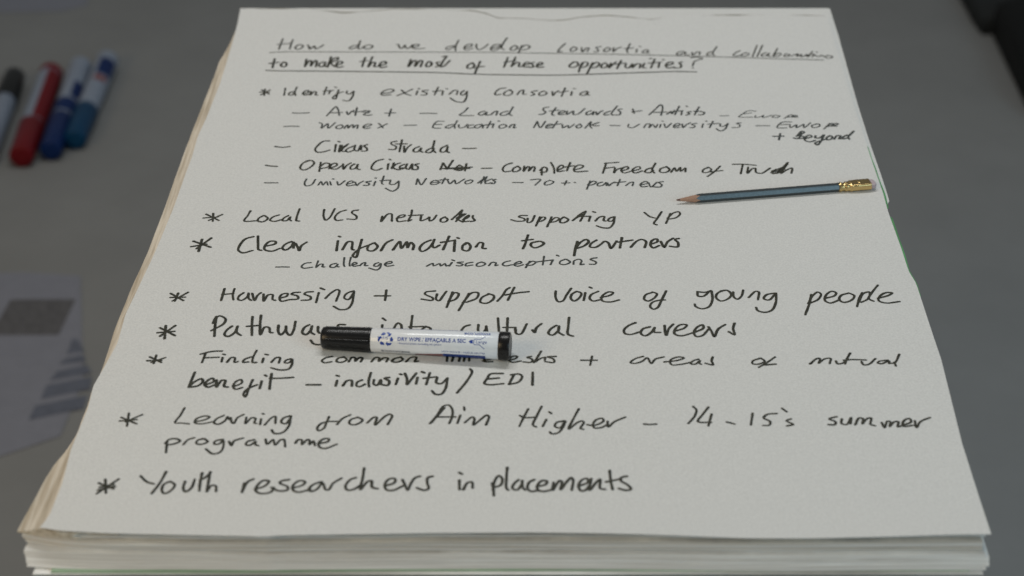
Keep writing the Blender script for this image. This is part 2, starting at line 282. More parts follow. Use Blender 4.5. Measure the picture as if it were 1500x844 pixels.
# ------------------------------------------------------------------ handwriting on the top sheet (coordinates in 0.1 mm on the sheet)
INK = [
  [(1.65, '-2232,3996 -2238,3880 -2245,3744|-2133,3972 -2139,3864 -2140,3744|-2269,3854 -2208,3871 -2141,3887|-2061,3854 -2084,3815 -2090,3766 -2063,3740 -2027,3776 -2019,3822 -2048,3854 -2067,3844|-1977,3841 -1959,3805 -1948,3747 -1910,3822 -1891,3753 -1851,3796 -1823,3848|-1499,3841 -1534,3828 -1567,3776 -1554,3750 -1514,3776 -1473,3848|-1473,3946 -1485,3815 -1475,3750 -1448,3770 -1422,3822 -1380,3848 -1348,3822 -1358,3770 -1400,3750 -1428,3776 -1422,3822|-1115,3857 -1099,3851 -1082,3776 -1066,3760 -1046,3799 -1035,3844 -1022,3776 -1005,3760 -981,3799 -959,3854|-961,3783 -910,3815 -901,3857 -938,3854 -964,3789 -934,3757 -842,3766'),
   (1.65, '-554,3831 -600,3815 -638,3757 -617,3731 -554,3809|-520,3956 -543,3815 -543,3711|-461,3766 -396,3815 -390,3867 -429,3854 -461,3776 -444,3728 -375,3766|-344,3864 -340,3766 -315,3731 -270,3783 -231,3864|-204,3750 -132,3809 -108,3857 -159,3854 -204,3766 -194,3711 -145,3734 -103,3815|-47,4019 -82,3897 -99,3766 -76,3734|26,3831 -7,3783 -13,3724 24,3724 55,3789 29,3838|95,3831 62,3654|72,3744 132,3841 171,3815 151,3750 95,3724|516,3880 477,3799 444,3711 445,3676 479,3692|593,3799 565,3750 569,3692 604,3711 625,3770 597,3805|672,3783 675,3679 721,3776 740,3776 721,3686|857,3809 810,3783 828,3734 823,3686 787,3686|922,3783 887,3734 887,3686 925,3702 947,3757 925,3789|981,3783 973,3686 1013,3760 1054,3792|1144,3880 1104,3692 1113,3660|1085,3757 1172,3773|1203,3744 1192,3670'),
   (1.45, '1230,3809 1241,3799|1301,3734 1267,3711 1250,3660 1283,3660 1313,3718 1299,3670 1315,3654|1646,3702 1605,3679 1575,3622 1600,3606 1664,3679 1659,3612 1699,3622|1727,3673 1728,3606 1753,3641 1780,3682 1802,3682 1791,3612|1921,3692 1878,3654 1867,3606 1910,3615|1978,3809 1923,3637 1938,3590|2192,3711 2140,3654 2117,3596 2146,3583 2183,3602|2246,3663 2202,3622 2194,3583 2238,3590 2269,3634 2247,3666|2370,3841 2297,3570|2423,3841 2340,3570|2436,3663 2392,3622 2387,3580 2421,3590 2467,3654 2446,3583 2471,3570|2559,3766 2494,3583|2500,3602 2559,3654 2576,3631 2544,3583 2497,3570|2631,3637 2605,3606 2604,3570 2638,3583 2653,3622 2629,3637|2661,3580 2697,3606 2740,3637 2719,3574 2771,3622 2757,3564 2799,3590 2820,3622 2819,3570|2885,3692 2826,3564|2814,3606 2892,3628 2864,3558|2922,3679 2929,3670|2896,3602 2927,3570 2961,3602 2979,3570 3022,3596 3055,3583 3054,3551 3019,3529 2989,3551'),
   (1.30, '-2324,3663 -2228,3679 -1835,3682 -1376,3679 -721,3676 -65,3666 327,3650 1215,3612 1955,3564 2472,3526 2961,3491')],
  [(2.10, '-2260,3520 -2260,3313|-2297,3413 -2253,3425 -2213,3441|-2164,3447 -2185,3400 -2176,3344 -2147,3338 -2133,3384 -2153,3441 -2174,3438|-1957,3510 -1957,3338|-1955,3356 -1921,3479 -1908,3472 -1903,3353 -1869,3482 -1856,3472 -1851,3338|-1789,3447 -1819,3419 -1823,3353 -1798,3332 -1772,3400 -1769,3447 -1768,3356 -1746,3332|-1727,3564 -1740,3332|-1739,3400 -1692,3532 -1661,3551 -1663,3494 -1716,3425 -1674,3338|-1666,3369 -1611,3416 -1617,3457 -1643,3457 -1662,3375 -1643,3322 -1597,3344|-1400,3551 -1416,3338|-1439,3457 -1373,3475|-1332,3564 -1357,3332 -1322,3441 -1298,3431 -1300,3338 -1274,3338|-1262,3356 -1197,3406 -1203,3457 -1234,3444 -1252,3369 -1230,3316 -1184,3344|-962,3501 -980,3338 -928,3482 -914,3482 -916,3344 -870,3482 -853,3475 -864,3338|-791,3457 -812,3394 -805,3338 -774,3353 -761,3410 -781,3457 -799,3438|-684,3447 -716,3431 -706,3394 -691,3363 -718,3332|-658,3567 -626,3583 -655,3463 -673,3332 -643,3353 -591,3479'),
   (2.00, '-382,3425 -418,3369 -421,3307 -386,3300 -355,3363 -376,3431|-301,3457 -328,3307 -348,3189|-354,3307 -297,3338 -264,3344|-39,3551 -77,3322|33,3558 -6,3338|-71,3438 32,3479|-3,3353 52,3441 71,3419 64,3338 90,3338|97,3360 166,3413 146,3444 114,3400 116,3332 161,3338|210,3438 181,3416 200,3369 193,3325 165,3322|228,3344 291,3410 272,3438 239,3384 241,3322 299,3332|590,3447 550,3384 544,3332 580,3322 627,3384 607,3453 580,3441|667,3431 645,3338 626,3220|645,3338 693,3447 719,3425 694,3338 651,3319|764,3431 734,3307 704,3183|737,3338 803,3438 828,3413 792,3325 747,3313|877,3425 846,3369 846,3313 883,3322 904,3378 884,3425|938,3416 914,3307 957,3394 988,3447|1038,3479 988,3291|976,3394 1074,3422|1080,3400 1070,3328 1094,3307 1141,3400|1150,3384 1136,3313 1187,3406 1215,3394 1202,3307'),
   (1.90, '1255,3416 1236,3313 1262,3307|1314,3520 1330,3526|1359,3510 1309,3307|1294,3416 1419,3444|1398,3425 1381,3319|1436,3501 1446,3494|1452,3356 1524,3406 1520,3444 1483,3431 1453,3356 1474,3307 1531,3332|1614,3447 1587,3425 1601,3369 1584,3313 1532,3307'),
   (1.50, '1703,3542 1759,3558 1815,3526 1738,3463 1706,3353|1704,3307 1709,3300'),
   (1.90, '-2311,3254 -2182,3245 -1732,3236 -1090,3220 -705,3205 -320,3168 64,3153 383,3147 703,3165 1153,3202 1539,3229 1731,3220')],
  [(1.65, '-2303,2822 -2225,2728|-2228,2822 -2301,2716|-2317,2775 -2230,2769|-2275,2840 -2268,2701|-2091,2858 -2087,2704|-2008,2787 -2038,2769 -2045,2719 -2019,2704 -2000,2763|-1987,2887 -1994,2769 -1982,2704|-1913,2737 -1871,2769 -1879,2813 -1903,2798 -1918,2734 -1894,2710 -1855,2728|-1848,2793 -1847,2710 -1817,2787 -1800,2778 -1798,2710 -1778,2710|-1712,2881 -1724,2719|-1735,2793 -1646,2813|-1670,2798 -1680,2734|-1635,2881 -1621,2872|-1597,2822 -1602,2734 -1612,2626 -1635,2640 -1629,2681 -1580,2763 -1551,2778|-1517,2798 -1516,2748 -1490,2734 -1456,2793|-1453,2787 -1458,2675 -1491,2585 -1539,2600|-1205,2740 -1116,2769 -1087,2807 -1107,2837 -1157,2822 -1197,2757 -1188,2710 -1111,2719|-1018,2822 -970,2734 -927,2704|-918,2837 -990,2757 -1052,2699|-869,2798 -878,2716|-865,2852 -853,2846|-773,2816 -817,2807 -822,2787 -783,2757 -788,2716 -831,2710|-681,2881 -710,2713|-725,2787 -647,2810|-634,2798 -641,2710|-607,2849 -595,2843'),
   (1.65, '-576,2728 -528,2816 -503,2807 -507,2719|-440,2807 -466,2763 -468,2719 -444,2710 -414,2778|-412,2793 -418,2646 -447,2559 -509,2574 -563,2646|-59,2864 -107,2852 -153,2763 -150,2713 -106,2728|-13,2828 -63,2778 -73,2713 -31,2704 6,2763 -19,2828|48,2719 75,2798 107,2822 103,2728 131,2728|232,2807 178,2778 190,2757 206,2728 175,2699|289,2798 253,2757 252,2704 294,2710 320,2757 291,2801|370,2787 375,2699 399,2763 430,2807|491,2867 452,2681|433,2769 515,2798|552,2787 540,2704|569,2855 582,2846|690,2793 639,2763 625,2713 662,2704 700,2778 690,2719 708,2710')],
  [(1.60, '-1970,2337 -1902,2331 -1826,2340|-1661,2275 -1624,2388 -1594,2467 -1571,2416 -1548,2284|-1632,2337 -1525,2345|-1487,2360 -1470,2298 -1449,2354 -1425,2388|-1400,2445 -1405,2281|-1425,2354 -1349,2365|-1331,2382 -1279,2374 -1313,2331 -1331,2300 -1285,2286 -1257,2298|-1351,2360 -1289,2337|-1090,2416 -1101,2270|-1143,2331 -1047,2340|-824,2326 -748,2329 -677,2323'),
   (1.60, '-397,2445 -430,2360 -470,2289 -343,2281|-246,2374 -282,2354 -300,2303 -269,2289 -227,2354 -233,2289 -202,2298|-190,2298 -157,2360 -133,2374 -141,2289|-37,2374 -98,2331 -102,2289 -61,2289 -18,2345|9,2459 -22,2303 0,2281|331,2459 286,2436 285,2388 303,2354 276,2309 243,2303|397,2445 358,2303 376,2286|338,2374 421,2394|417,2317 477,2357 467,2382 430,2360 419,2303 468,2303|498,2374 490,2303 553,2374 551,2303 588,2309 660,2430|713,2382 672,2345 670,2295 711,2317 737,2365 725,2295|756,2360 762,2295 792,2354 818,2382|885,2374 834,2331 829,2289 870,2303|952,2479 892,2309 906,2286|992,2416 954,2402 976,2354 961,2295 918,2295'),
   (1.60, '1090,2416 1098,2326|1081,2354 1166,2382|1231,2298 1293,2411 1349,2508 1362,2459 1336,2284|1277,2345 1394,2354|1391,2309 1432,2365 1435,2320 1464,2388|1514,2473 1460,2298|1450,2360 1537,2382|1531,2374 1518,2295|1578,2476 1586,2467|1612,2365 1578,2345 1596,2317 1561,2289|1692,2459 1637,2295|1641,2368 1696,2365 1731,2343 1705,2295 1675,2295'),
   (1.10, '1862,2275 1941,2281|2195,2374 2130,2382 2072,2317 2031,2256 2152,2247|2084,2317 2154,2337|2184,2281 2174,2242 2231,2261 2255,2289 2243,2242 2286,2258 2328,2289|2353,2289 2327,2247 2369,2242 2400,2275 2363,2289|2485,2289 2434,2225|2449,2247 2511,2298 2523,2275 2468,2247|2505,2253 2557,2275 2534,2289 2505,2253 2556,2247')],
  [(1.50, '-2021,2059 -1955,2065 -1888,2062|-1713,2136 -1687,2114 -1685,2026 -1638,2117 -1625,2026 -1573,2136|-1515,2095 -1553,2067 -1556,2026 -1521,2018 -1497,2059 -1518,2095|-1483,2021 -1472,2070 -1459,2092 -1449,2026 -1431,2076 -1414,2098 -1404,2032 -1386,2081 -1370,2092 -1369,2021|-1321,2037 -1271,2067 -1246,2100 -1280,2109 -1318,2054 -1298,2018 -1254,2032|-1184,2122 -1142,2035|-1111,2114 -1186,2026|-957,2081 -903,2084 -848,2087'),
   (1.50, '-608,2164 -663,2164 -698,2035 -634,2026|-685,2098 -625,2103|-515,2103 -557,2087 -590,2040 -562,2026 -515,2076|-487,2178 -509,2081 -505,2024|-473,2095 -465,2032 -429,2040 -394,2103|-343,2095 -385,2076 -390,2029 -341,2035|-267,2103 -315,2087 -332,2040 -302,2029 -261,2087 -259,2029|-189,2164 -221,2026|-248,2087 -158,2114|-165,2109 -172,2035|-124,2169 -112,2167|-73,2103 -109,2076 -112,2029 -76,2032 -47,2070 -69,2103|-24,2035 -6,2089 24,2103 14,2029 33,2040|225,2164 193,2035|225,2158 250,2035 298,2164|305,2059 359,2092 346,2114 309,2081 304,2029 353,2040|404,2164 359,2026|364,2095 439,2114|448,2095 449,2032 497,2081 501,2029 552,2103|607,2109 569,2067 580,2029 619,2059 604,2109|646,2026 705,2158 692,2067 708,2026|690,2076 775,2142 728,2109 721,2076 770,2076|872,2081 957,2076'),
   (1.40, '1037,2103 1028,2054 1063,2032 1130,2103'),
   (1.40, '1166,2035 1197,2109 1225,2114 1214,2035 1251,2103 1269,2037 1294,2103|1322,2103 1307,2035|1337,2169 1347,2164|1353,2114 1362,2035 1417,2122|1430,2054 1491,2092 1481,2120 1442,2092 1435,2037 1483,2040|1513,2109 1513,2035 1548,2095 1588,2136|1641,2122 1595,2103 1622,2067 1604,2035 1575,2037|1699,2114 1681,2035|1727,2169 1736,2164|1791,2164 1749,2035|1740,2103 1841,2122|1853,2114 1846,2067 1876,2065 1920,2122|1920,2114 1878,1999 1839,1969 1808,2013|2037,2136 1997,2122 2023,2087 2007,2045 1949,2037|2165,2076 2225,2076 2285,2076|2488,2150 2413,2150 2348,2035 2431,2032|2388,2095 2456,2103|2468,2103 2465,2037 2527,2095 2516,2037 2589,2103|2591,2103 2586,2037 2657,2136|2705,2109 2658,2076 2665,2037 2723,2062 2729,2109 2703,2114|2825,2122 2757,2007|2782,2054 2846,2122 2855,2095 2795,2056|2832,2065 2899,2111 2877,2122 2833,2070 2878,2065'),
   (1.90, '2360,1918 2333,1794|2291,1864 2384,1869|2554,1931 2500,1818 2469,1832|2497,1864 2559,1966 2576,1945 2517,1877 2563,1859 2546,1826 2495,1821|2565,1816 2630,1859 2615,1891 2574,1850 2561,1784 2597,1757 2650,1784|2667,1877 2655,1837 2691,1832 2737,1891|2742,1891 2692,1757 2654,1696 2641,1731 2682,1768 2747,1810|2793,1877 2757,1837 2757,1794 2795,1813 2809,1859 2790,1877|2819,1808 2852,1875 2884,1875 2862,1813 2895,1824|2945,1891 2903,1850 2897,1813 2936,1832|3013,1966 2946,1842 2952,1808')],
  [(1.85, '-2057,1667 -1990,1651 -1928,1667|-1592,1776 -1645,1768 -1690,1678 -1704,1599 -1674,1555 -1627,1565 -1578,1599|-1532,1704 -1531,1568|-1515,1765 -1504,1757|-1493,1691 -1492,1563 -1458,1665 -1424,1717|-1478,1691 -1478,1586|-1376,1672 -1415,1638 -1438,1586 -1415,1560 -1370,1594|-1436,1691 -1467,1625 -1469,1578 -1427,1568|-1363,1691 -1363,1604 -1336,1578 -1312,1691 -1306,1604|-1259,1704 -1287,1678 -1261,1638 -1257,1583 -1300,1578|-1007,1770 -1053,1744 -1045,1704 -1005,1665 -1017,1610 -1066,1612|-961,1797 -973,1563|-1010,1717 -915,1717|-937,1672 -929,1555 -906,1646 -877,1704|-806,1665 -846,1625 -849,1568 -814,1565 -787,1638 -790,1573 -770,1557|-687,1646 -732,1599 -742,1552 -707,1550 -674,1625|-677,1778 -683,1604 -660,1550|-564,1691 -615,1625 -613,1560 -578,1565 -557,1665 -560,1568 -542,1550'),
   (1.85, '-426,1630 -367,1628 -311,1633')],
  [(1.80, '-2097,1311 -2046,1296 -1999,1291|-1725,1405 -1784,1354 -1798,1253 -1766,1223 -1713,1278 -1690,1354 -1719,1405 -1759,1392|-1634,1367 -1633,1198|-1638,1278 -1592,1354 -1555,1336 -1568,1278 -1624,1250|-1554,1250 -1492,1311 -1504,1352 -1537,1329 -1545,1258 -1495,1240 -1451,1303|-1442,1336 -1430,1238 -1408,1311 -1376,1354|-1343,1336 -1371,1291 -1370,1240 -1334,1250 -1314,1329 -1314,1245 -1290,1233|-1104,1423 -1157,1392 -1192,1303 -1189,1240 -1146,1220 -1105,1253|-1055,1341 -1057,1235|-1049,1421 -1039,1413|-1009,1354 -1021,1250|-1024,1266 -990,1329 -954,1354|-990,1329 -1010,1266 -961,1228 -929,1266|-918,1329 -953,1291 -945,1238 -903,1266|-895,1336 -902,1253 -878,1238 -851,1336 -847,1250|-796,1341 -827,1321 -802,1286 -805,1233 -848,1235'),
   (1.90, '-589,1354 -608,1230|-589,1354 -551,1248|-551,1240 -505,1405|-448,1316 -470,1278 -469,1220 -428,1220 -418,1278 -448,1311|-464,1253 -416,1266|-388,1341 -399,1210|-609,1248 -499,1263 -339,1278|-568,1243 -371,1268|-487,1233 -360,1255'),
   (1.75, '-257,1253 -172,1258|0,1354 -52,1316 -79,1240 -64,1193 -15,1203|46,1291 12,1253 9,1195 46,1200 71,1248 50,1296|105,1296 98,1198 134,1286 148,1281 141,1205 180,1286 193,1276 185,1198|253,1253 251,1130|237,1215 273,1278 297,1253 286,1190 243,1180|332,1362 355,1266 358,1165|384,1215 439,1276 425,1316 391,1266 390,1195 440,1210|498,1362 465,1210|453,1278 529,1303|523,1225 592,1263 607,1301 570,1316 528,1253 534,1195 639,1203|805,1354 768,1165|793,1349 910,1367|783,1253 868,1278|876,1266 863,1173 892,1235 937,1266|928,1205 986,1248 982,1288 946,1266 926,1208 947,1170 1009,1203|1020,1205 1088,1248 1081,1288 1045,1266 1018,1208 1039,1170 1105,1208'),
   (1.80, '1188,1265 1143,1234 1126,1188 1160,1172 1199,1219|1225,1349 1188,1219 1204,1169|1310,1281 1265,1250 1254,1188 1296,1178 1337,1228 1315,1287|1346,1182 1382,1262 1393,1200 1432,1271 1429,1200 1474,1262 1468,1191'),
   (1.75, '1666,1271 1622,1228 1617,1178 1658,1183 1692,1235 1670,1276|1773,1296 1711,1190 1648,1106|1682,1190 1785,1215|1884,1329 1968,1331 2079,1311|1967,1321 1933,1155|2009,1278 1991,1165 2041,1248 2068,1260|2070,1253 2068,1178 2107,1163 2195,1260|2357,1362 2283,1240 2239,1160|2193,1178 2257,1215 2312,1240|2204,1203 2249,1240|2352,1341 2274,1160 2328,1223 2379,1260 2363,1165|2222,1210 2279,1200 2204,1158 2300,1188|2260,1240 2324,1291')],
  [(1.50, '-2072,992 -2019,992 -1963,992|-1728,1061 -1737,980 -1719,936 -1678,956 -1652,1054|-1620,951 -1601,1014 -1580,953 -1557,1014 -1538,951|-1526,1012 -1512,951|-1508,1061 -1499,1059|-1466,1012 -1449,951 -1402,1029|-1385,965 -1327,1002 -1346,1027 -1378,992 -1374,939 -1310,956|-1314,1005 -1295,943 -1275,990 -1246,1022|-1183,1022 -1225,1005 -1194,975 -1204,946 -1240,946|-1145,1017 -1156,939|-1151,1078 -1143,1076|-1080,1115 -1089,980 -1077,965|-1106,1029 -1018,1041|-1020,1022 -1022,968 -988,961 -951,1022|-948,1017 -953,895 -993,842 -1055,895|-795,1066 -802,963|-792,1061 -759,958 -721,1071|-678,990 -618,1012 -631,1036 -670,1017 -680,968 -639,963 -601,1005'),
   (1.50, '-563,1078 -586,975|-608,1041 -534,1054|-545,1054 -520,975 -482,1041 -468,975 -399,1061|-350,1041 -389,1017 -386,973 -349,987 -329,1034 -352,1046|-286,987 -250,1046|-234,1103 -261,975|-261,1005 -211,1103 -229,1036|-229,1014 -170,1061 -218,1017 -223,978 -169,992|-135,1054 -161,1041 -141,1012 -152,978 -191,985|6,997 92,997|158,1046 238,1054 194,951|321,1036 280,1005 276,953 320,965 350,1012 319,1036|458,1029 439,951|417,987 483,992|525,997 531,995|656,1029 623,878|633,956 684,1022 706,1005 679,961 639,946|758,1005 720,980 718,936 759,948 789,997 789,939|800,987 810,939 834,978 861,1005|909,1054 880,939|858,992 953,1012|952,943 989,995 1015,1005 1006,939'),
   (1.50, '1069,953 1139,986 1123,1017 1078,974 1082,920 1131,929|1145,989 1159,917 1216,1005|1266,1011 1227,998 1253,959 1236,917 1184,917')],
  [(1.80, '-2499,382 -2385,400|-2486,446 -2369,341|-2354,441 -2451,341|-2430,460 -2416,327|-2132,504 -2145,423 -2161,331 -2060,336|-2017,423 -2051,377 -2051,331 -2011,318 -1977,373 -2008,423|-1891,434 -1937,400 -1955,343 -1918,325 -1864,354|-1816,423 -1850,377 -1853,336 -1820,338 -1797,400 -1797,354 -1783,334|-1735,539 -1745,382 -1741,336 -1718,331|-1533,527 -1530,423 -1506,345 -1481,377 -1448,539|-1355,515 -1404,481 -1436,389 -1418,341 -1372,350|-1257,515 -1295,504 -1303,469 -1261,411 -1265,361 -1334,366'),
   (1.80, '-1052,411 -1056,322 -1010,446 -983,453 -970,327|-934,377 -875,405 -871,434 -904,428 -931,373 -918,322 -858,336|-816,515 -820,423 -838,327 -812,354|-837,423 -726,434|-737,411 -736,336 -691,366 -670,400 -665,331 -640,350 -613,428|-542,400 -575,366 -573,318 -540,316 -520,361 -547,400|-488,354 -438,451 -407,515 -420,446 -452,322|-448,377 -400,446 -377,451 -420,389 -436,359 -397,313|-397,350 -354,395 -349,430 -385,377 -384,322 -345,331|-316,423 -319,389 -301,338 -333,322|122,423 72,423 55,400 99,373 99,336 39,329 -8,354|127,377 127,306 154,316 185,423|227,400 192,248|204,309 249,400 272,386 248,338 213,318|321,400 282,236|297,297 354,389 382,375 358,329 308,306'),
   (1.80, '421,400 392,354 391,304 424,306 456,352 429,395|491,338 555,446 601,497|503,361 571,441|601,492 551,327|537,407 637,411|636,411 620,327|660,488 678,476|673,331 708,395 747,407 741,338 755,331|825,400 790,377 777,331 805,329 832,384|832,400 816,286 778,216 723,221 681,252|1078,476 1118,405 1158,382|1220,488 1177,377 1144,286 1165,268|1288,458 1266,377 1241,293|1260,377 1311,464 1357,488 1367,451 1327,386 1270,363')],
  [(2.15, '-2530,-86 -2415,-47|-2524,1 -2376,-95|-2390,52 -2483,-117|-2461,32 -2461,-160|-2059,74 -2115,41 -2150,-69 -2150,-145 -2109,-183 -2037,-145|-2023,85 -2007,-47 -1992,-134 -1970,-145|-1950,-80 -1873,-41 -1875,-3 -1915,1 -1947,-58 -1944,-134 -1887,-158 -1826,-112|-1747,-3 -1791,-47 -1808,-112 -1782,-140 -1744,-91 -1730,-14 -1721,-108|-1712,-36 -1690,-91 -1672,-149 -1663,-73 -1625,-14|-1380,8 -1379,-149|-1379,82 -1367,71|-1334,-134 -1298,-8 -1268,-8 -1257,-130 -1243,-138|-1192,30 -1204,-112 -1221,-256 -1244,-235 -1236,-188 -1193,-112 -1132,-62|-1091,-25 -1132,-69 -1132,-145 -1094,-153 -1060,-84 -1088,-25'),
   (2.15, '-1030,-151 -994,-25 -949,23|-936,-138 -889,-3 -871,-112 -833,-8 -823,-101 -800,-19 -776,-62 -780,-134|-645,19 -702,-36 -727,-123 -708,-162 -666,-127 -627,-30 -616,30 -628,-69 -613,-104 -571,-62|-500,80 -542,-134|-562,-19 -460,14|-453,19 -455,-160|-434,56 -423,47|-362,-25 -388,-69 -386,-138 -349,-153 -327,-84 -353,-25 -377,-58|-285,-91 -254,-19 -230,-30 -231,-112 -207,-117|128,102 103,-47 86,-119|81,8 165,30|206,-3 157,-25 149,-69 177,-104 232,-71 252,-27 216,1 178,-17'),
   (2.15, '519,-3 500,-112 486,-228|503,-101 552,-3 591,30 607,-6 571,-71 511,-114|672,19 626,-36 616,-91 656,-97 701,-49 738,1 762,-25 779,-112 830,5|874,58 850,-106|843,-14 955,19|936,-95 990,3 1030,30 1061,-1 1046,-99|1095,-47 1152,-6 1150,38 1116,19 1093,-58 1113,-106 1161,-69|1179,-3 1200,-95 1233,-8 1281,49|1326,45 1295,30 1315,-25 1303,-91 1247,-80')],
  [(1.50, '-1827,-404 -1776,-402 -1726,-404|-1563,-336 -1607,-347 -1630,-399 -1610,-422 -1546,-406|-1509,-309 -1516,-410 -1489,-360 -1468,-360 -1467,-402 -1452,-402|-1366,-347 -1404,-368 -1406,-406 -1374,-408 -1352,-360 -1357,-395 -1341,-402|-1309,-258 -1305,-368 -1297,-395|-1258,-252 -1262,-347 -1257,-389|-1242,-376 -1204,-349 -1221,-330 -1240,-357 -1227,-391 -1186,-381|-1178,-383 -1161,-345 -1139,-336 -1141,-383 -1120,-381|-1038,-336 -1065,-357 -1069,-389 -1042,-391 -1020,-349 -1020,-410 -1044,-449 -1106,-420'),
   (1.50, '-985,-362 -934,-339 -940,-317 -971,-330 -987,-364 -968,-391 -919,-378|-660,-389 -615,-347 -608,-387 -562,-351 -552,-387 -520,-351 -510,-389 -487,-372|-467,-334 -485,-389|-466,-294 -449,-307|-380,-326 -424,-336 -381,-364 -400,-387 -431,-381|-306,-330 -355,-351 -358,-387 -305,-372|-234,-326 -270,-351 -273,-389 -233,-387 -206,-353 -236,-326|-180,-383 -154,-332 -125,-339 -130,-383 -109,-374|-14,-309 -53,-326 -74,-364 -53,-387 2,-368|18,-366 74,-339 64,-317 32,-336 16,-372 42,-391 87,-368|138,-315 106,-414|111,-368 159,-315 184,-328 159,-370 116,-381|251,-237 238,-372|191,-326 321,-294|316,-305 299,-368|351,-222 365,-235|415,-284 377,-315 373,-357 413,-366 452,-328 424,-284'),
   (1.50, '477,-362 484,-309 522,-284 542,-305 532,-368 559,-360|661,-262 623,-273 612,-288 653,-326 646,-360 602,-360')],
  [(1.85, '-2574,-857 -2463,-853|-2582,-798 -2471,-901|-2452,-782 -2551,-909|-2525,-794 -2533,-911|-2183,-728 -2186,-901|-2107,-728 -2109,-818 -2095,-891|-2189,-814 -2106,-800|-2030,-788 -2060,-838 -2059,-887 -2032,-899 -1997,-850 -1993,-794 -1982,-873 -1960,-899|-1965,-798 -1934,-901 -1922,-830 -1899,-788|-1878,-808 -1865,-911 -1841,-820 -1810,-816 -1800,-887 -1779,-899|-1748,-867 -1700,-840 -1698,-800 -1734,-808 -1751,-857 -1733,-911 -1672,-889|-1605,-782 -1653,-788 -1667,-808 -1617,-838 -1613,-879 -1676,-889|-1508,-774 -1556,-782 -1569,-808 -1519,-848 -1520,-889 -1583,-899|-1462,-788 -1470,-932|-1455,-720 -1424,-744|-1405,-871 -1369,-792 -1326,-742 -1309,-758 -1321,-911|-1200,-762 -1249,-798 -1263,-867 -1232,-889 -1198,-792|-1197,-774 -1202,-956 -1232,-1024 -1283,-1032 -1334,-985'),
   (1.90, '-953,-750 -954,-901|-1035,-834 -920,-834|-583,-762 -651,-778 -658,-808 -596,-867 -600,-899 -681,-881|-566,-808 -570,-887 -549,-905 -520,-832 -497,-768|-450,-778 -488,-999|-477,-917 -434,-788 -405,-798 -421,-877 -472,-919|-325,-798 -397,-1045|-369,-936 -300,-788 -258,-788 -267,-869 -343,-928|-175,-808 -226,-857 -236,-927 -194,-942 -144,-889 -138,-830 -178,-802|-110,-911 -72,-832 -41,-742 -17,-714|18,-710 -31,-897|-52,-822 52,-788 128,-774'),
   (1.90, '331,-764 329,-857 349,-919 380,-909 412,-820 450,-724|491,-768 454,-808 444,-877 467,-909 509,-859 523,-792 489,-768|555,-788 539,-901|590,-706 605,-720|654,-768 598,-818 586,-877 610,-909 670,-887|669,-859 748,-820 765,-784 729,-778 677,-848 682,-909 738,-923 806,-893|1065,-782 1011,-818 996,-887 1021,-909 1069,-869 1095,-802 1063,-778|1169,-762 1124,-897 1086,-1005 1054,-1026 1033,-985 1055,-927 1109,-897 1152,-893|1404,-772 1406,-838 1442,-840 1503,-758|1408,-774 1459,-782 1509,-758|1513,-764 1506,-897 1469,-995 1416,-1020 1373,-987 1369,-952'),
   (1.90, '1610,-754 1560,-788 1538,-857 1569,-909 1624,-879 1657,-812 1631,-754 1583,-762|1675,-778 1673,-852 1695,-883 1730,-840 1754,-750|1783,-859 1847,-768 1867,-774 1850,-891|1990,-794 1924,-818 1896,-877 1930,-895 1988,-810|1998,-794 1978,-936 1933,-1044 1879,-1071 1831,-1045 1824,-1001|2261,-814 2232,-936 2177,-1105|2221,-946 2266,-838 2316,-778 2335,-808 2300,-889 2237,-938|2360,-869 2437,-830 2451,-784 2421,-768 2369,-828 2354,-907 2386,-938 2455,-897|2546,-794 2484,-828 2463,-897 2490,-928 2550,-899 2583,-830 2549,-792|2650,-788 2619,-857 2580,-989|2603,-927 2659,-798 2706,-778 2677,-879 2621,-928|2787,-677 2729,-778 2687,-877 2715,-911|2755,-869 2839,-830 2877,-790 2831,-788 2776,-838 2757,-907 2805,-938 2910,-917')],
  [(2.00, '-2592,-1353 -2471,-1335|-2583,-1286 -2459,-1392|-2476,-1256 -2565,-1400|-2546,-1256 -2527,-1435|-2191,-1130 -2183,-1263 -2169,-1402|-2203,-1225 -2193,-1149 -2167,-1121 -2120,-1161 -2123,-1227 -2165,-1284 -2202,-1325|-2058,-1263 -2090,-1320 -2097,-1385 -2069,-1405 -2027,-1350 -2017,-1263 -2013,-1348 -1978,-1390|-1923,-1130 -1914,-1244 -1897,-1389|-1949,-1267 -1866,-1254|-1862,-1111 -1854,-1244 -1836,-1379 -1815,-1276 -1784,-1284 -1767,-1351 -1750,-1355|-1718,-1250 -1710,-1338 -1689,-1383 -1660,-1322 -1661,-1263 -1647,-1351 -1618,-1389 -1600,-1322 -1598,-1199|-1492,-1244 -1524,-1282 -1532,-1357 -1505,-1381 -1475,-1322 -1470,-1263 -1470,-1348 -1443,-1377|-1425,-1269 -1415,-1348 -1392,-1363 -1366,-1310|-1359,-1273 -1351,-1431 -1374,-1505 -1403,-1516 -1439,-1501 -1462,-1455|-1229,-1244 -1274,-1243 -1279,-1273 -1230,-1329 -1256,-1376'),
   (1.90, '-954,-1247 -954,-1344|-957,-1153 -934,-1183|-871,-1365 -864,-1282 -840,-1220 -816,-1247 -809,-1344|-739,-1117 -744,-1324|-754,-1274 -653,-1268|-633,-1268 -664,-1320 -651,-1371 -608,-1344 -599,-1293 -635,-1268|-311,-1247 -346,-1268 -372,-1340 -355,-1383 -309,-1373|-247,-1243 -246,-1334 -223,-1363 -191,-1303 -190,-1262 -181,-1344|-104,-1149 -96,-1334|-32,-1149 -37,-1365|-65,-1282 26,-1282|24,-1295 34,-1369 62,-1373 109,-1233'),
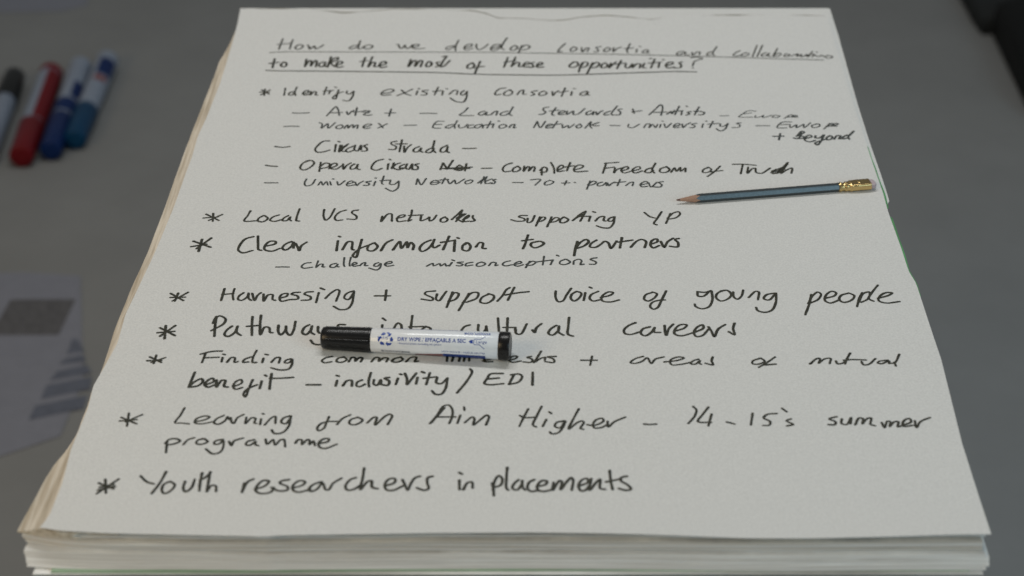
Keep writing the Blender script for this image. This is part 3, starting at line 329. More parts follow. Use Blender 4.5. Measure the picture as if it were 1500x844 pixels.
   (2.00, '150,-1316 165,-1351 180,-1286 218,-1229|326,-1254 285,-1301 267,-1366 294,-1387 340,-1322 346,-1263 342,-1348 376,-1387|423,-1142 414,-1263 411,-1379 445,-1400|910,-1216 859,-1254 820,-1320 828,-1368 867,-1377 941,-1338|1013,-1273 961,-1301 942,-1366 971,-1396 1018,-1350 1048,-1282 1039,-1344 1085,-1350|1123,-1254 1120,-1329 1125,-1389 1152,-1295 1188,-1235|1189,-1331 1262,-1293 1286,-1246 1241,-1244 1194,-1310 1191,-1376 1234,-1396 1319,-1357|1335,-1348 1403,-1293 1402,-1246 1364,-1273 1331,-1348 1343,-1405 1384,-1396 1442,-1305|1443,-1273 1459,-1329 1474,-1407 1512,-1305 1570,-1241|1640,-1222 1622,-1301 1624,-1381 1586,-1340')],
  [(1.75, '-2605,-1727 -2504,-1725|-2594,-1677 -2500,-1750|-2481,-1686 -2572,-1750|-2551,-1655 -2553,-1764|-2202,-1632 -2210,-1751|-2237,-1641 -2161,-1606 -2087,-1599|-2204,-1689 -2100,-1682|-2072,-1686 -2072,-1743|-2074,-1641 -2060,-1648|-2032,-1746 -2009,-1686 -1984,-1687 -1979,-1748 -1956,-1739|-1868,-1677 -1913,-1712 -1916,-1748 -1880,-1743|-1839,-1592 -1854,-1694 -1848,-1750 -1823,-1750|-1778,-1694 -1781,-1751|-1771,-1643 -1750,-1652|-1716,-1746 -1686,-1686 -1662,-1686 -1662,-1757|-1582,-1703 -1614,-1721 -1621,-1753 -1591,-1755 -1573,-1716|-1571,-1709 -1567,-1783 -1588,-1838 -1645,-1847 -1710,-1819'),
   (1.75, '-1288,-1672 -1337,-1692 -1357,-1731 -1337,-1753 -1288,-1741|-1203,-1678 -1245,-1698 -1252,-1737 -1214,-1747 -1181,-1713 -1206,-1676|-1165,-1741 -1144,-1682 -1122,-1690 -1119,-1735 -1090,-1686 -1071,-1690 -1079,-1741|-1003,-1741 -977,-1686 -950,-1690 -950,-1735 -918,-1690 -888,-1694 -896,-1741|-800,-1682 -842,-1702 -856,-1737 -818,-1747 -781,-1713 -797,-1678|-756,-1741 -724,-1686 -685,-1682 -693,-1741 -669,-1731|-463,-1623 -465,-1735|-429,-1735 -408,-1646 -376,-1656 -379,-1735|-328,-1603 -345,-1735|-305,-1666 -306,-1731|-208,-1731 -144,-1696 -160,-1676 -192,-1696 -197,-1739 -141,-1739|-25,-1725 28,-1696 39,-1670 7,-1668 -22,-1721 1,-1747 63,-1731|138,-1672 109,-1682 146,-1711 135,-1747 80,-1743'),
   (1.70, '210,-1601 178,-1694 156,-1751|166,-1743 205,-1698 237,-1682 234,-1721|315,-1671 254,-1677 295,-1703 299,-1750 237,-1739|574,-1668 556,-1787|495,-1721 607,-1721|939,-1671 879,-1703 845,-1753 871,-1762 925,-1739 968,-1689 992,-1764 1025,-1707 1088,-1677|1086,-1744 1180,-1723 1231,-1691 1193,-1677 1131,-1721 1137,-1780 1195,-1776 1277,-1748|1334,-1707 1292,-1730 1274,-1766 1303,-1773 1343,-1725 1335,-1759 1348,-1773|1438,-1678 1425,-1730 1430,-1782 1378,-1760'),
   (1.70, '1778,-1694 1720,-1730 1714,-1766 1750,-1773 1804,-1734 1781,-1694|1885,-1678 1821,-1748 1753,-1813|1792,-1783 1878,-1771|2123,-1769 2183,-1698 2203,-1698 2186,-1759 2236,-1703 2278,-1696 2263,-1764|2313,-1730 2319,-1767 2355,-1759 2404,-1703|2430,-1628 2391,-1712 2372,-1769|2370,-1721 2440,-1712 2529,-1718|2494,-1739 2502,-1780 2537,-1776 2600,-1700|2684,-1721 2621,-1735 2606,-1757 2630,-1767 2692,-1732 2686,-1764|2781,-1643 2725,-1757 2693,-1760|2726,-1748 2730,-1796')],
  [(1.95, '-2243,-1876 -2251,-1967 -2258,-2064|-2254,-2047 -2224,-1992 -2185,-1958 -2170,-1994 -2197,-2047 -2244,-2064|-2150,-2037 -2094,-1994 -2109,-1951 -2139,-1984 -2152,-2035 -2123,-2064 -2082,-2035|-2077,-1975 -2065,-2064 -2039,-1979 -2015,-1979 -2012,-2056 -1984,-2064|-1947,-2056 -1895,-2013 -1905,-1970 -1936,-1992 -1950,-2052 -1928,-2091 -1884,-2069|-1822,-1972 -1836,-2069 -1849,-2184 -1865,-2157 -1848,-2090 -1785,-2035|-1757,-1989 -1761,-2081|-1743,-1913 -1731,-1925|-1698,-1894 -1696,-2001 -1691,-2090|-1701,-1953 -1634,-1953 -1541,-1942|-1438,-2035 -1391,-2035 -1341,-2035'),
   (1.90, '-1228,-1981 -1233,-2051|-1237,-1918 -1220,-1926|-1183,-2047 -1159,-1985 -1128,-1979 -1120,-2051|-1054,-1976 -1084,-2000 -1086,-2051 -1064,-2058 -1029,-2028|-998,-1882 -1006,-1991 -999,-2060|-970,-1972 -968,-2028 -944,-2042 -922,-1972 -917,-2032|-864,-1943 -897,-1953 -861,-1991 -871,-2042 -910,-2034|-802,-1953 -814,-2032|-791,-1899 -780,-1907|-757,-1892 -738,-1962 -735,-2032 -711,-1976 -676,-1888|-665,-1943 -672,-2023|-638,-1871 -619,-1884|-580,-1882 -601,-2032|-622,-1953 -531,-1934|-527,-1943 -530,-2010 -498,-2021 -456,-1953|-454,-1949 -465,-2085 -494,-2152 -531,-2153 -558,-2109|-297,-1834 -283,-1867 -318,-1991 -382,-2135|-65,-1892 -152,-1899 -173,-1953 -193,-2019 -162,-2034 -60,-2021|-168,-1962 -92,-1949|12,-1915 -20,-2023|-6,-1909 49,-1899 71,-1926 44,-2002 -22,-2030|147,-1876 143,-2038')],
  [(1.60, '-2668,-2475 -2554,-2459|-2665,-2432 -2546,-2509|-2527,-2399 -2626,-2485|-2621,-2383 -2608,-2535|-2250,-2317 -2266,-2410 -2288,-2496 -2243,-2499 -2192,-2509|-2157,-2485 -2091,-2461 -2063,-2428 -2097,-2415 -2150,-2451 -2153,-2496 -2112,-2509 -2030,-2483|-1968,-2410 -2013,-2451 -2023,-2499 -1991,-2514 -1951,-2469 -1941,-2424 -1924,-2459 -1919,-2438|-1918,-2435 -1903,-2491 -1889,-2503 -1871,-2436 -1832,-2397|-1811,-2432 -1809,-2506 -1773,-2436 -1749,-2443 -1748,-2501 -1731,-2504|-1709,-2451 -1708,-2516|-1706,-2388 -1697,-2393|-1677,-2522 -1638,-2436 -1617,-2419 -1606,-2503'),
   (1.70, '-1518,-2415 -1559,-2443 -1567,-2491 -1538,-2509 -1510,-2445|-1508,-2415 -1515,-2548 -1550,-2614 -1600,-2621 -1623,-2579|-1248,-2424 -1261,-2499 -1274,-2564 -1304,-2589 -1317,-2564 -1297,-2507 -1253,-2483 -1186,-2480|-1187,-2516 -1154,-2445 -1104,-2402|-1052,-2432 -1097,-2459 -1103,-2507 -1069,-2520 -1029,-2493 -1017,-2461 -1054,-2430|-984,-2499 -941,-2430 -924,-2430 -928,-2522 -867,-2420 -836,-2394 -819,-2410 -843,-2516|-558,-2506 -513,-2412 -470,-2296 -437,-2284 -410,-2337 -408,-2419 -426,-2503|-522,-2427 -385,-2427|-547,-2495 -463,-2317|-353,-2407 -371,-2503|-330,-2309 -325,-2348'),
   (1.70, '-322,-2495 -270,-2428 -256,-2443 -262,-2522 -205,-2445 -173,-2406 -158,-2419 -176,-2522|112,-2330 84,-2419 49,-2538|204,-2301 168,-2419 143,-2524 164,-2546|54,-2410 84,-2435 170,-2427|234,-2456 208,-2538|255,-2366 269,-2386|357,-2475 306,-2491 291,-2540 323,-2557 359,-2485|364,-2480 342,-2556 308,-2616 267,-2625 255,-2603|459,-2330 418,-2451 384,-2570 445,-2493 478,-2475 488,-2493 463,-2564 482,-2573|512,-2519 555,-2528 622,-2477 614,-2443 576,-2459 549,-2516 559,-2557 610,-2549 650,-2512|650,-2480 652,-2543 696,-2485 773,-2430|897,-2511 935,-2516 979,-2511'),
   (1.70, '1246,-2301 1265,-2342 1246,-2419 1197,-2505|1351,-2309 1304,-2397 1265,-2483 1353,-2492|1365,-2393 1331,-2530|1458,-2486 1510,-2511|1647,-2382 1620,-2520|1811,-2386 1745,-2397 1716,-2440 1754,-2479 1743,-2524 1701,-2528|1854,-2323 1882,-2366|1900,-2451 1867,-2473 1907,-2516 1863,-2533|2217,-2423 2161,-2451 2199,-2483 2188,-2518 2146,-2518|2247,-2451 2237,-2505 2268,-2518 2312,-2436 2297,-2509|2327,-2520 2367,-2440 2391,-2445 2377,-2509 2422,-2445 2448,-2440 2432,-2516 2460,-2530|2511,-2494 2521,-2554 2553,-2477 2571,-2483 2557,-2541 2601,-2483 2626,-2483 2612,-2543 2647,-2526|2652,-2524 2712,-2486 2707,-2445 2665,-2473 2651,-2537 2720,-2526|2740,-2473 2737,-2552 2777,-2483 2851,-2434')],
  [(1.70, '-2308,-2710 -2296,-2840|-2319,-2737 -2297,-2690 -2252,-2682 -2222,-2707 -2253,-2738 -2301,-2754|-2194,-2748 -2169,-2692 -2133,-2671|-2069,-2682 -2104,-2698 -2109,-2737 -2074,-2746 -2036,-2717 -2062,-2682|-1938,-2690 -1984,-2706 -1988,-2745 -1952,-2738 -1937,-2698 -1924,-2768 -1939,-2837 -1982,-2854 -2037,-2799|-1893,-2713 -1872,-2759 -1860,-2707 -1803,-2674|-1727,-2693 -1768,-2713 -1777,-2749 -1749,-2757 -1716,-2715 -1712,-2751 -1690,-2762|-1652,-2687 -1634,-2745 -1601,-2693 -1581,-2754 -1551,-2696 -1530,-2690 -1511,-2774'),
   (1.70, '-1448,-2732 -1432,-2693 -1409,-2696 -1402,-2748 -1372,-2693 -1358,-2696 -1352,-2748 -1330,-2709 -1314,-2759|-1295,-2738 -1233,-2715 -1227,-2684 -1259,-2682 -1289,-2721 -1283,-2776 -1245,-2793 -1170,-2745')],
  [(1.85, '-2670,-3248 -2567,-3212|-2679,-3175 -2572,-3235|-2557,-3131 -2671,-3287|-2643,-3135 -2613,-3280|-2665,-3219 -2580,-3190|-2420,-3098 -2370,-3160 -2320,-3184|-2261,-3051 -2283,-3175 -2318,-3287|-2224,-3160 -2255,-3190 -2257,-3255 -2235,-3286 -2200,-3257 -2183,-3193 -2217,-3157|-2122,-3157 -2122,-3233 -2102,-3267 -2072,-3228 -2062,-3135|-2024,-3066 -2022,-3175 -2015,-3258|-2027,-3143 -1996,-3113 -1968,-3060|-1973,-3054 -1966,-3265|-1967,-3258 -1940,-3198 -1916,-3206 -1907,-3265|-1735,-3175 -1738,-3273|-1735,-3248 -1714,-3160 -1681,-3131|-1660,-3242 -1599,-3206 -1578,-3154 -1614,-3146 -1649,-3204 -1649,-3262 -1616,-3286 -1552,-3270 -1539,-3222'),
   (1.85, '-1449,-3138 -1498,-3153 -1505,-3175 -1452,-3212 -1448,-3249 -1505,-3257 -1554,-3222|-1420,-3228 -1356,-3198 -1342,-3162 -1379,-3149 -1416,-3197 -1408,-3255 -1371,-3271 -1302,-3241|-1236,-3160 -1286,-3190 -1311,-3241 -1297,-3264 -1260,-3242 -1228,-3175 -1202,-3244 -1184,-3248 -1159,-3176 -1109,-3123|-1016,-3116 -1051,-3138 -1077,-3212 -1061,-3249 -1022,-3242 -981,-3198|-969,-3012 -972,-3131 -978,-3244 -935,-3156 -913,-3149 -903,-3219 -866,-3235|-823,-3206 -761,-3169 -764,-3125 -799,-3131 -824,-3197 -806,-3249 -766,-3252 -705,-3204|-712,-3138 -694,-3190 -673,-3251 -655,-3178 -631,-3119 -599,-3101|-516,-3101 -547,-3116 -549,-3175 -538,-3233 -563,-3252 -615,-3226|-342,-3143 -339,-3244|-344,-3061 -327,-3076|-314,-3244 -288,-3171 -261,-3163 -254,-3229'),
   (1.90, '-130,-3175 -119,-3248 -117,-3309|-122,-3248 -111,-3146 -85,-3094 -63,-3132 -75,-3198 -116,-3220|-31,-3006 -36,-3116 -35,-3233 -23,-3249|44,-3138 13,-3182 4,-3233 31,-3249 62,-3193 67,-3146 69,-3219 85,-3249|144,-3138 111,-3168 101,-3233 123,-3264 156,-3257|159,-3213 217,-3191 226,-3154 195,-3149 166,-3197 167,-3248 202,-3264 266,-3241|270,-3168 262,-3251 310,-3149 323,-3156 314,-3244 354,-3163 387,-3116 397,-3141 385,-3251|433,-3206 491,-3169 488,-3125 457,-3138 431,-3197 444,-3257 475,-3249 506,-3190|515,-3128 500,-3251 549,-3163 573,-3134 570,-3233 601,-3242|639,-3039 642,-3160 649,-3244|611,-3163 703,-3131|749,-3101 711,-3116 709,-3153 751,-3197 767,-3242 735,-3252 690,-3233')],
]

def catmull(P, step):
    if len(P) == 2: Q = [P[0] + (P[0] - P[1])] + P + [P[1] + (P[1] - P[0])]
    else: Q = [P[0] * 2 - P[1]] + P + [P[-1] * 2 - P[-2]]
    out = []
    for i in range(1, len(Q) - 2):
        p0, p1, p2, p3 = Q[i - 1], Q[i], Q[i + 1], Q[i + 2]
        t0 = 0.0
        t1 = t0 + max(1e-6, (p1 - p0).length) ** 0.5
        t2 = t1 + max(1e-6, (p2 - p1).length) ** 0.5
        t3 = t2 + max(1e-6, (p3 - p2).length) ** 0.5
        n = max(2, int((p2 - p1).length / step))
        for j in range(n):
            t = t1 + (t2 - t1) * j / n
            a1 = p0 * ((t1 - t) / (t1 - t0)) + p1 * ((t - t0) / (t1 - t0))
            a2 = p1 * ((t2 - t) / (t2 - t1)) + p2 * ((t - t1) / (t2 - t1))
            a3 = p2 * ((t3 - t) / (t3 - t2)) + p3 * ((t - t2) / (t3 - t2))
            b1 = a1 * ((t2 - t) / (t2 - t0)) + a2 * ((t - t0) / (t2 - t0))
            b2 = a2 * ((t3 - t) / (t3 - t1)) + a3 * ((t - t1) / (t3 - t1))
            out.append(b1 * ((t2 - t) / (t2 - t1)) + b2 * ((t - t1) / (t2 - t1)))
    out.append(Q[-2]); return out
def write_line(strokes):
    V = []; Fc = []; cnt = 0
    for width, enc in strokes:
        for st in enc.split('|'):
            P = [Vector([int(c) / 10000 for c in q.split(',')]) for q in st.split(' ')]
            C = catmull(P, 0.0009)
            zoff = 0.00012 + (cnt % 23) * 0.000006; cnt += 1
            hw = width * 1.06 / 2000; L = len(C); ph = random.random() * 50
            ring = []
            for i, p in enumerate(C):
                tan = (C[min(i + 1, L - 1)] - C[max(i - 1, 0)])
                tan = tan.normalized() if tan.length > 1e-9 else Vector((1, 0))
                w = hw * (1 + 0.16 * nz(i * 0.11, ph, 1, 1) + 0.10 * nz(i * 0.5, ph, 1, 2))
                w *= 1.08 if i < 3 else 1.0
                nrm = Vector((-tan.y, tan.x)) * w
                h = zoff + i * 2e-8
                a = p + nrm; b = p - nrm
                ring.append((len(V), p, w, h))
                V.append((a.x, a.y, paper_z(a.x, a.y) + h - ZB)); V.append((b.x, b.y, paper_z(b.x, b.y) + h - ZB))
            for i in range(L - 1):
                q = ring[i][0]; Fc.append((q, q + 1, q + 3, q + 2))
            # round ends and round turns
            marks = {0, L - 1}
            for i in range(1, L - 1):
                d1 = C[i] - C[i - 1]; d2 = C[i + 1] - C[i]
                if d1.length > 1e-9 and d2.length > 1e-9 and d1.angle(d2) > 0.5: marks.add(i)
            for i in marks:
                _, p, w, h = ring[i]; w *= 0.99
                b0 = len(V)
                for k in range(10):
                    x = p.x + w * math.cos(k * math.pi / 5); y = p.y + w * math.sin(k * math.pi / 5)
                    V.append((x, y, paper_z(x, y) + h + 3e-6 - ZB))
                Fc.append(tuple(range(b0, b0 + 10)))
    me = mesh('handwritten_line', V, Fc)
    bm = bmesh.new(); bm.from_mesh(me)
    for f in bm.faces:
        if f.normal.z < 0: f.normal_flip()
    bm.to_mesh(me); bm.free()
    return me
def words(strokes):                 # one mesh per written word
    items = []
    for width, enc in strokes:
        for st in enc.split('|'):
            P = [[int(c) / 10000 for c in q.split(',')] for q in st.split(' ')]
            X = [p[0] for p in P]; Y = [p[1] for p in P]
            items.append([min(X), max(X), min(Y), max(Y), [(width, st)]])
    rules = [it for it in items if it[1] - it[0] > 0.3]
    items = sorted((it for it in items if it[1] - it[0] <= 0.3), key=lambda q: q[0])
    groups = []
    for it in items:
        best = None
        for g in groups:
            gx = it[0] - g[1]; gy = max(it[2] - g[3], g[2] - it[3])
            if gx < 0.0105 and gy < 0.006 and (best is None or g[1] > best[1]): best = g
        if best is None: groups.append(list(it))
        else:
            best[1] = max(best[1], it[1]); best[2] = min(best[2], it[2]); best[3] = max(best[3], it[3]); best[4] = best[4] + it[4]
    return [g[4] for g in groups], [q[4] for q in rules]
for i, strokes in enumerate(INK):
    m = M['ink_dry' if i in (3, 4, 7, 10) else 'ink']
    ws, rules = words(strokes)
    for w_ in ws: link('handwritten_word', write_line(w_), m, top)
    for w_ in rules: link('underline', write_line(w_), m, top)

# ------------------------------------------------------------------ lathe helper along +X
def lathe_x(profile, n=40, name='lathe'):
    V = []; Fc = []
    for (x, r) in profile:
        for k in range(n):
            a = 2 * math.pi * k / n
            V.append((x, r * math.cos(a), r * math.sin(a)))
    for j in range(len(profile) - 1):
        for k in range(n):
            a = j * n + k; b = j * n + (k + 1) % n
            Fc.append((a, a + n, b + n, b))
    Fc.append(tuple(range(n))); Fc.append(tuple(reversed(range((len(profile) - 1) * n, len(profile) * n))))
    me = mesh(name, V, Fc); fix_normals(me)
    return me
def autosmooth(o, ang=35):
    me = o.data
    for p in me.polygons: p.use_smooth = True
    bm = bmesh.new(); bm.from_mesh(me)
    for e in bm.edges:
        if len(e.link_faces) == 2 and e.calc_face_angle(0) > math.radians(ang): e.smooth = False
    bm.to_mesh(me); bm.free()
def axis_matrix(a, b):
    a = Vector(a); b = Vector(b); x = (b - a).normalized(); y = Vector((0, 0, 1)).cross(x).normalized(); z = x.cross(y)
    m = Matrix((x, y, z)).transposed().to_4x4(); m.translation = a; return m
def child(name, me, m, root, smooth=True, ang=35):
    o = link(name, me, m, root)
    if smooth: autosmooth(o, ang)
    return o

# ------------------------------------------------------------------ the dry wipe marker on the pad
a, b = Vector(MARK_A), Vector(MARK_B)
Lm = (b - a).length
mk = thing('dry_wipe_marker', 'white dry wipe marker with black cap and blue print lying on the handwriting', 'marker pen', matrix=axis_matrix(a, b))
xc = Lm * 0.268; xe = Lm * 0.940
cap = child('cap', lathe_x([(0.0, 0.0052), (0.0004, 0.0066), (0.0012, 0.0076), (0.0024, 0.0081), (0.006, 0.0083), (xc - 0.001, 0.00895), (xc, 0.0088)], 64), M['black_plastic'], mk)
# fine grip ribs round the cap
V = []; Fc = []
for k in range(26):
    an = 2 * math.pi * k / 26
    for (x, r0) in ((0.004, 0.00815), (xc - 0.0015, 0.0089)):
        for da in (-0.045, 0.0, 0.045):
            r = r0 + (0.00022 if da == 0 else -0.0001)
            V.append((x, r * math.cos(an + da), r * math.sin(an + da)))
    q = k * 6; Fc += [(q, q + 1, q + 4, q + 3), (q + 1, q + 2, q + 5, q + 4)]
me = fix_normals(mesh('cap_rib', V, Fc)); child('cap_ribs', me, M['black_plastic'], cap)
def Rb(x): return 0.00865 + (0.00985 - 0.00865) * (x - xc) / (xe - xc)
barrel = child('barrel', lathe_x([(xc - 0.002, 0.0080), (xc + 0.0001, 0.0080), (xc + 0.0002, Rb(xc) - .0002), (xc + 0.0006, Rb(xc)), (xe - 0.0003, Rb(xe)), (xe, Rb(xe) - 0.0002)], 72), M['white_plastic'], mk)
plug = child('end_plug', lathe_x([(xe, 0.0093), (xe + 0.0002, 0.0101), (xe + 0.0007, 0.0104), (Lm - 0.0012, 0.0104), (Lm - 0.0003, 0.0100), (Lm, 0.0090), (Lm - 0.0004, 0.0078), (Lm - 0.0006, 0.0040)], 56), M['black_plastic'], mk)

def on_barrel(u, arc, lift=0.00009):
    """u: distance from the cap, arc: metres round the barrel upward from the camera-side horizon"""
    x = xc + u; r = Rb(x); t = arc / 0.0092
    return (x, -(r + lift) * math.cos(t), (r + lift) * math.sin(t))
DEG = math.radians
def wrap_mesh(me, u0, elev_deg, du=0.0, lift=0.00009):
    for v in me.vertices:
        x, y = v.co.x, v.co.y
        v.co = on_barrel(u0 + x, DEG(elev_deg) * 0.0092 + y + du * x, lift)
    me.update(); return me
def text_mesh(s, size, spacing=1.0, bold=0.0):
    c = bpy.data.curves.new('lettering', 'FONT'); c.body = s; c.size = size; c.space_character = spacing
    c.align_x = 'LEFT'; c.align_y = 'CENTER'; c.resolution_u = 3; c.offset = bold
    o = bpy.data.objects.new('lettering', c); COL.objects.link(o)
    bpy.context.view_layer.update()
    me = bpy.data.meshes.new_from_object(o.evaluated_get(bpy.context.evaluated_depsgraph_get()))
    bpy.data.objects.remove(o); bpy.data.curves.remove(c)
    me.materials.clear(); return me
def text_fit(s, width, size, bold=0.0):
    me = text_mesh(s, size, 1.0, bold)
    xs = [v.co.x for v in me.vertices]; x0, x1 = min(xs), max(xs); k = width / (x1 - x0)
    for v in me.vertices: v.co.x = (v.co.x - x0) * k
    return me
def print_on(name, s, u0, u1, elev, size, m, bold=0.0, du=0.0):
    me = wrap_mesh(text_fit(s, u1 - u0, size, bold), u0, elev, du)
    return link(name, me, m, barrel)
S_ = (xe - xc) / 860.0          # metres per unit along the printed barrel
print_on('printed_text', "DRY WIPE / EFFA\u00c7ABLE A SEC", 187 * S_, 645 * S_, 42, 0.0038, M['blue_print'], 0.00010, 0.014)
print_on('printed_text', "\u2022 Recycled plastic excluding ink system", 187 * S_, 482 * S_, 23, 0.0019, M['blue_print'], 0.0, 0.014)
print_on('printed_text', "ecolutions", 630 * S_, 805 * S_, 88, 0.0045, M['blue_print'], 0.00005)
print_on('printed_text', "Large", 714 * S_, 786 * S_, 45, 0.0030, M['blue_print'])
print_on('printed_text', "LOW ODOUR / ODEUR NEUTRE", 485 * S_, 775 * S_, -6, 0.0021, M['blue_print'])
print_on('printed_text', "51%", 86 * S_, 122 * S_, 43, 0.0030, M['blue_print'])
def patch(pts, sub=1):          # polygon in (u, arc) metres, finely cut so that it follows the barrel
    bm = bmesh.new(); f = bm.faces.new([bm.verts.new((x, y, 0)) for x, y in pts])
    bmesh.ops.triangulate(bm, faces=[f])
    for _ in range(sub): bmesh.ops.subdivide_edges(bm, edges=list(bm.edges), cuts=1, use_grid_fill=True)
    me = bpy.data.meshes.new('patch'); bm.to_mesh(me); bm.free(); return me
def join(ms):
    V = []; Fc = []
    for me in ms:
        n = len(V); V += [v.co.copy() for v in me.vertices]; Fc += [tuple(n + i for i in p.vertices) for p in me.polygons]
    return mesh('joined', V, Fc)
# recycling mark: three bent arrows, six pieces
def arrowset():
    ms = []
    R0 = 0.0056; w = 0.0021
    for k in range(3):
        th0 = DEG(90 + 120 * k)
        rot = lambda x, y: (x * math.cos(th0 - DEG(90)) - y * math.sin(th0 - DEG(90)), x * math.sin(th0 - DEG(90)) + y * math.cos(th0 - DEG(90)))
        for poly in ([(-0.0037, 0.0020), (-0.0024, 0.0044), (-0.0009, 0.0044), (-0.0001, 0.0030), (-0.0018, 0.0018)],
                     [(0.0000, 0.0047), (0.0022, 0.0047), (0.0031, 0.0034), (0.0040, 0.0038), (0.0032, 0.0012), (0.0010, 0.0012), (0.0019, 0.0020), (0.0012, 0.0033)]):
            ms.append(patch([rot(x, y + 0.0008) for x, y in poly], 1))
    return join(ms)
me = arrowset(); wrap_mesh(me, 106 * S_, 41); link('recycling_symbol', me, M['blue_print'], barrel)
def band(pts, w):
    ms = []
    for (x0, y0), (x1, y1) in zip(pts[:-1], pts[1:]):
        d = Vector((x1 - x0, y1 - y0)).normalized() * w / 2; n = Vector((-d.y, d.x))
        ms.append(patch([(x0 - d.x + n.x, y0 - d.y + n.y), (x1 + d.x + n.x, y1 + d.y + n.y), (x1 + d.x - n.x, y1 + d.y - n.y), (x0 - d.x - n.x, y0 - d.y - n.y)], 1))
    return ms
nib = [patch([(0, 0.0), (0.0012, 0.0011), (0.0030, 0.0013), (0.0030, -0.0013), (0.0012, -0.0011)], 1)]
nib += band([(0.0118, 0.0042), (0.0084, 0.0019), (0.0042, 0.0019), (0.0037, 0.0013), (0.0037, -0.0013), (0.0042, -0.0019), (0.0076, -0.0019), (0.0112, -0.0045)], 0.0004)
me = join(nib); wrap_mesh(me, 665 * S_, 45); link('nib_symbol', me, M['blue_print'], barrel)
def strip(u0, u1, e0, e1, taper=0.0):
    V = []; Fc = []; nu, nv = 24, 6
    for i in range(nu + 1):
        for j in range(nv + 1):
            s = i / nu; e = e0 + (e1 - e0) * j / nv
            top_ = e1 - (1 - s) * taper
            e = e0 + (top_ - e0) * j / nv
            V.append(on_barrel(u0 + (u1 - u0) * s, DEG(e) * 0.0092, 0.00007))
    for i in range(nu):
        for j in range(nv):
            q = i * (nv + 1) + j; Fc.append((q, q + nv + 1, q + nv + 2, q + 1))
    return mesh('strip', V, Fc)
link('printed_band', strip(490 * S_, 775 * S_, -60, -19, 0), M['navy_print'], barrel)
link('printed_band', strip(300 * S_, 489 * S_, -60, -21, 14), M['red_print'], barrel)
link('printed_band', strip(60 * S_, 618 * S_, 112, 122, 0), M['blue_print'], barrel)
print_on('printed_text', "RECYCLED PLASTIC MARKER", 75 * S_, 270 * S_, -24, 0.0026, M['dark_print'], 0.00005)

# ------------------------------------------------------------------ the pencil on the pad
a, b = Vector(PENCIL_A), Vector(PENCIL_B); a.z = b.z = ZP + 0.00345
Lp = (b - a).length
pc = thing('pencil', 'blue grey hexagonal pencil with flat brass ferrule lying on the paper', 'pencil', matrix=axis_matrix(a, b))
ap = 0.0033
def hexr(an):
    d = (an + math.radians(30) - math.radians(90)) % math.radians(60) - math.radians(30)
    return min(ap / math.cos(d), ap * 1.13)
n = 48
xs = 0.0162                       # paint begins at the flats here
V = []; Fc = []
for row in range(2):
    for k in range(n):
        an = 2 * math.pi * k / n; r = hexr(an)
        x = xs + (r - ap) / (ap * 0.13) * 0.0034 if row == 0 else Lp * 0.815
        if row == 0: x += 0.0003 * math.sin(k * 2.1)
        V.append((x, r * math.cos(an), r * math.sin(an)))
for k in range(n): Fc.append((k, (k + 1) % n, n + (k + 1) % n, n + k))
me = fix_normals(mesh('pencil_body', V, Fc)); child('painted_body', me, M['pencil_paint'], pc, True, 14)
V = []; Fc = []
for row in range(8):
    for k in range(n):
        an = 2 * math.pi * k / n; r = hexr(an); xe_ = xs + (r - ap) / (ap * 0.13) * 0.0034 + 0.0003 * math.sin(k * 2.1)
        t = row / 7
        x = 0.0030 + (xe_ + 0.0001 - 0.0030) * t
        rr = 0.00105 + (r - 0.00002 - 0.00105) * t
        V.append((x, rr * math.cos(an), rr * math.sin(an)))
for row in range(7):
    for k in range(n): Fc.append((row * n + k, row * n + (k + 1) % n, (row + 1) * n + (k + 1) % n, (row + 1) * n + k))
me = fix_normals(mesh('wood_cone', V, Fc)); child('wood_cone', me, M['wood'], pc, True, 40)
child('lead', lathe_x([(0.0, 0.00035), (0.0004, 0.00065), (0.0016, 0.00085), (0.0031, 0.00107)], 20), M['lead'], pc)
# ferrule: round crimped collar that flattens into a wide box
xf0, xf1, xf2 = Lp * 0.812, Lp * 0.905, Lp * 0.972
V = []; Fc = []; rows = 46; n = 48
for row in range(rows + 1):
    t = row / rows; x = xf0 + (xf2 - xf0) * t
    f = max(0.0, min(1.0, (x - xf0 - (xf1 - xf0) * 0.25) / ((xf1 - xf0) * 0.8))); f = f * f * (3 - 2 * f)
    A = 0.00395 + (0.0056 - 0.00395) * f; Bh = 0.0037 + (0.0026 - 0.0037) * f * 0.7; ex = 2.0 + 5.0 * f
    rib = 0.0
    tt = (x - xf0) / (xf1 - xf0)
    for c in (0.12, 0.40, 0.66): rib += 0.0005 * math.exp(-((tt - c) / 0.055) ** 2)
    rib -= 0.00028 * math.exp(-((tt - 0.26) / 0.06) ** 2) + 0.00028 * math.exp(-((tt - 0.53) / 0.06) ** 2)
    for k in range(n):
        an = 2 * math.pi * k / n; c, s = math.cos(an), math.sin(an)
        r = (abs(c / A) ** ex + abs(s / Bh) ** ex) ** (-1 / ex)
        r += rib * (0.75 + 0.45 * math.cos(an * 12))
        V.append((x, r * c, r * s + 0.0007 * f))
for row in range(rows):
    for k in range(n): Fc.append((row * n + k, row * n + (k + 1) % n, (row + 1) * n + (k + 1) % n, (row + 1) * n + k))
Fc.append(tuple(range(n)))
Fc.append(tuple(rows * n + k for k in range(n)))
me = fix_normals(mesh('ferrule', V, Fc)); fer = child('ferrule', me, M['brass'], pc, True, 50)
V = []; ztop = 0.0007 + 0.0037 + (0.0026 - 0.0037) * 0.7
xd = xf0 + (xf2 - xf0) * 0.66
for r, dz in ((0.0021, 0.00004), (0.0017, 0.00022), (0.0008, 0.00030)):
    for k in range(20): V.append((xd + r * math.cos(k * math.pi / 10), 0.0004 + r * math.sin(k * math.pi / 10), ztop + dz))
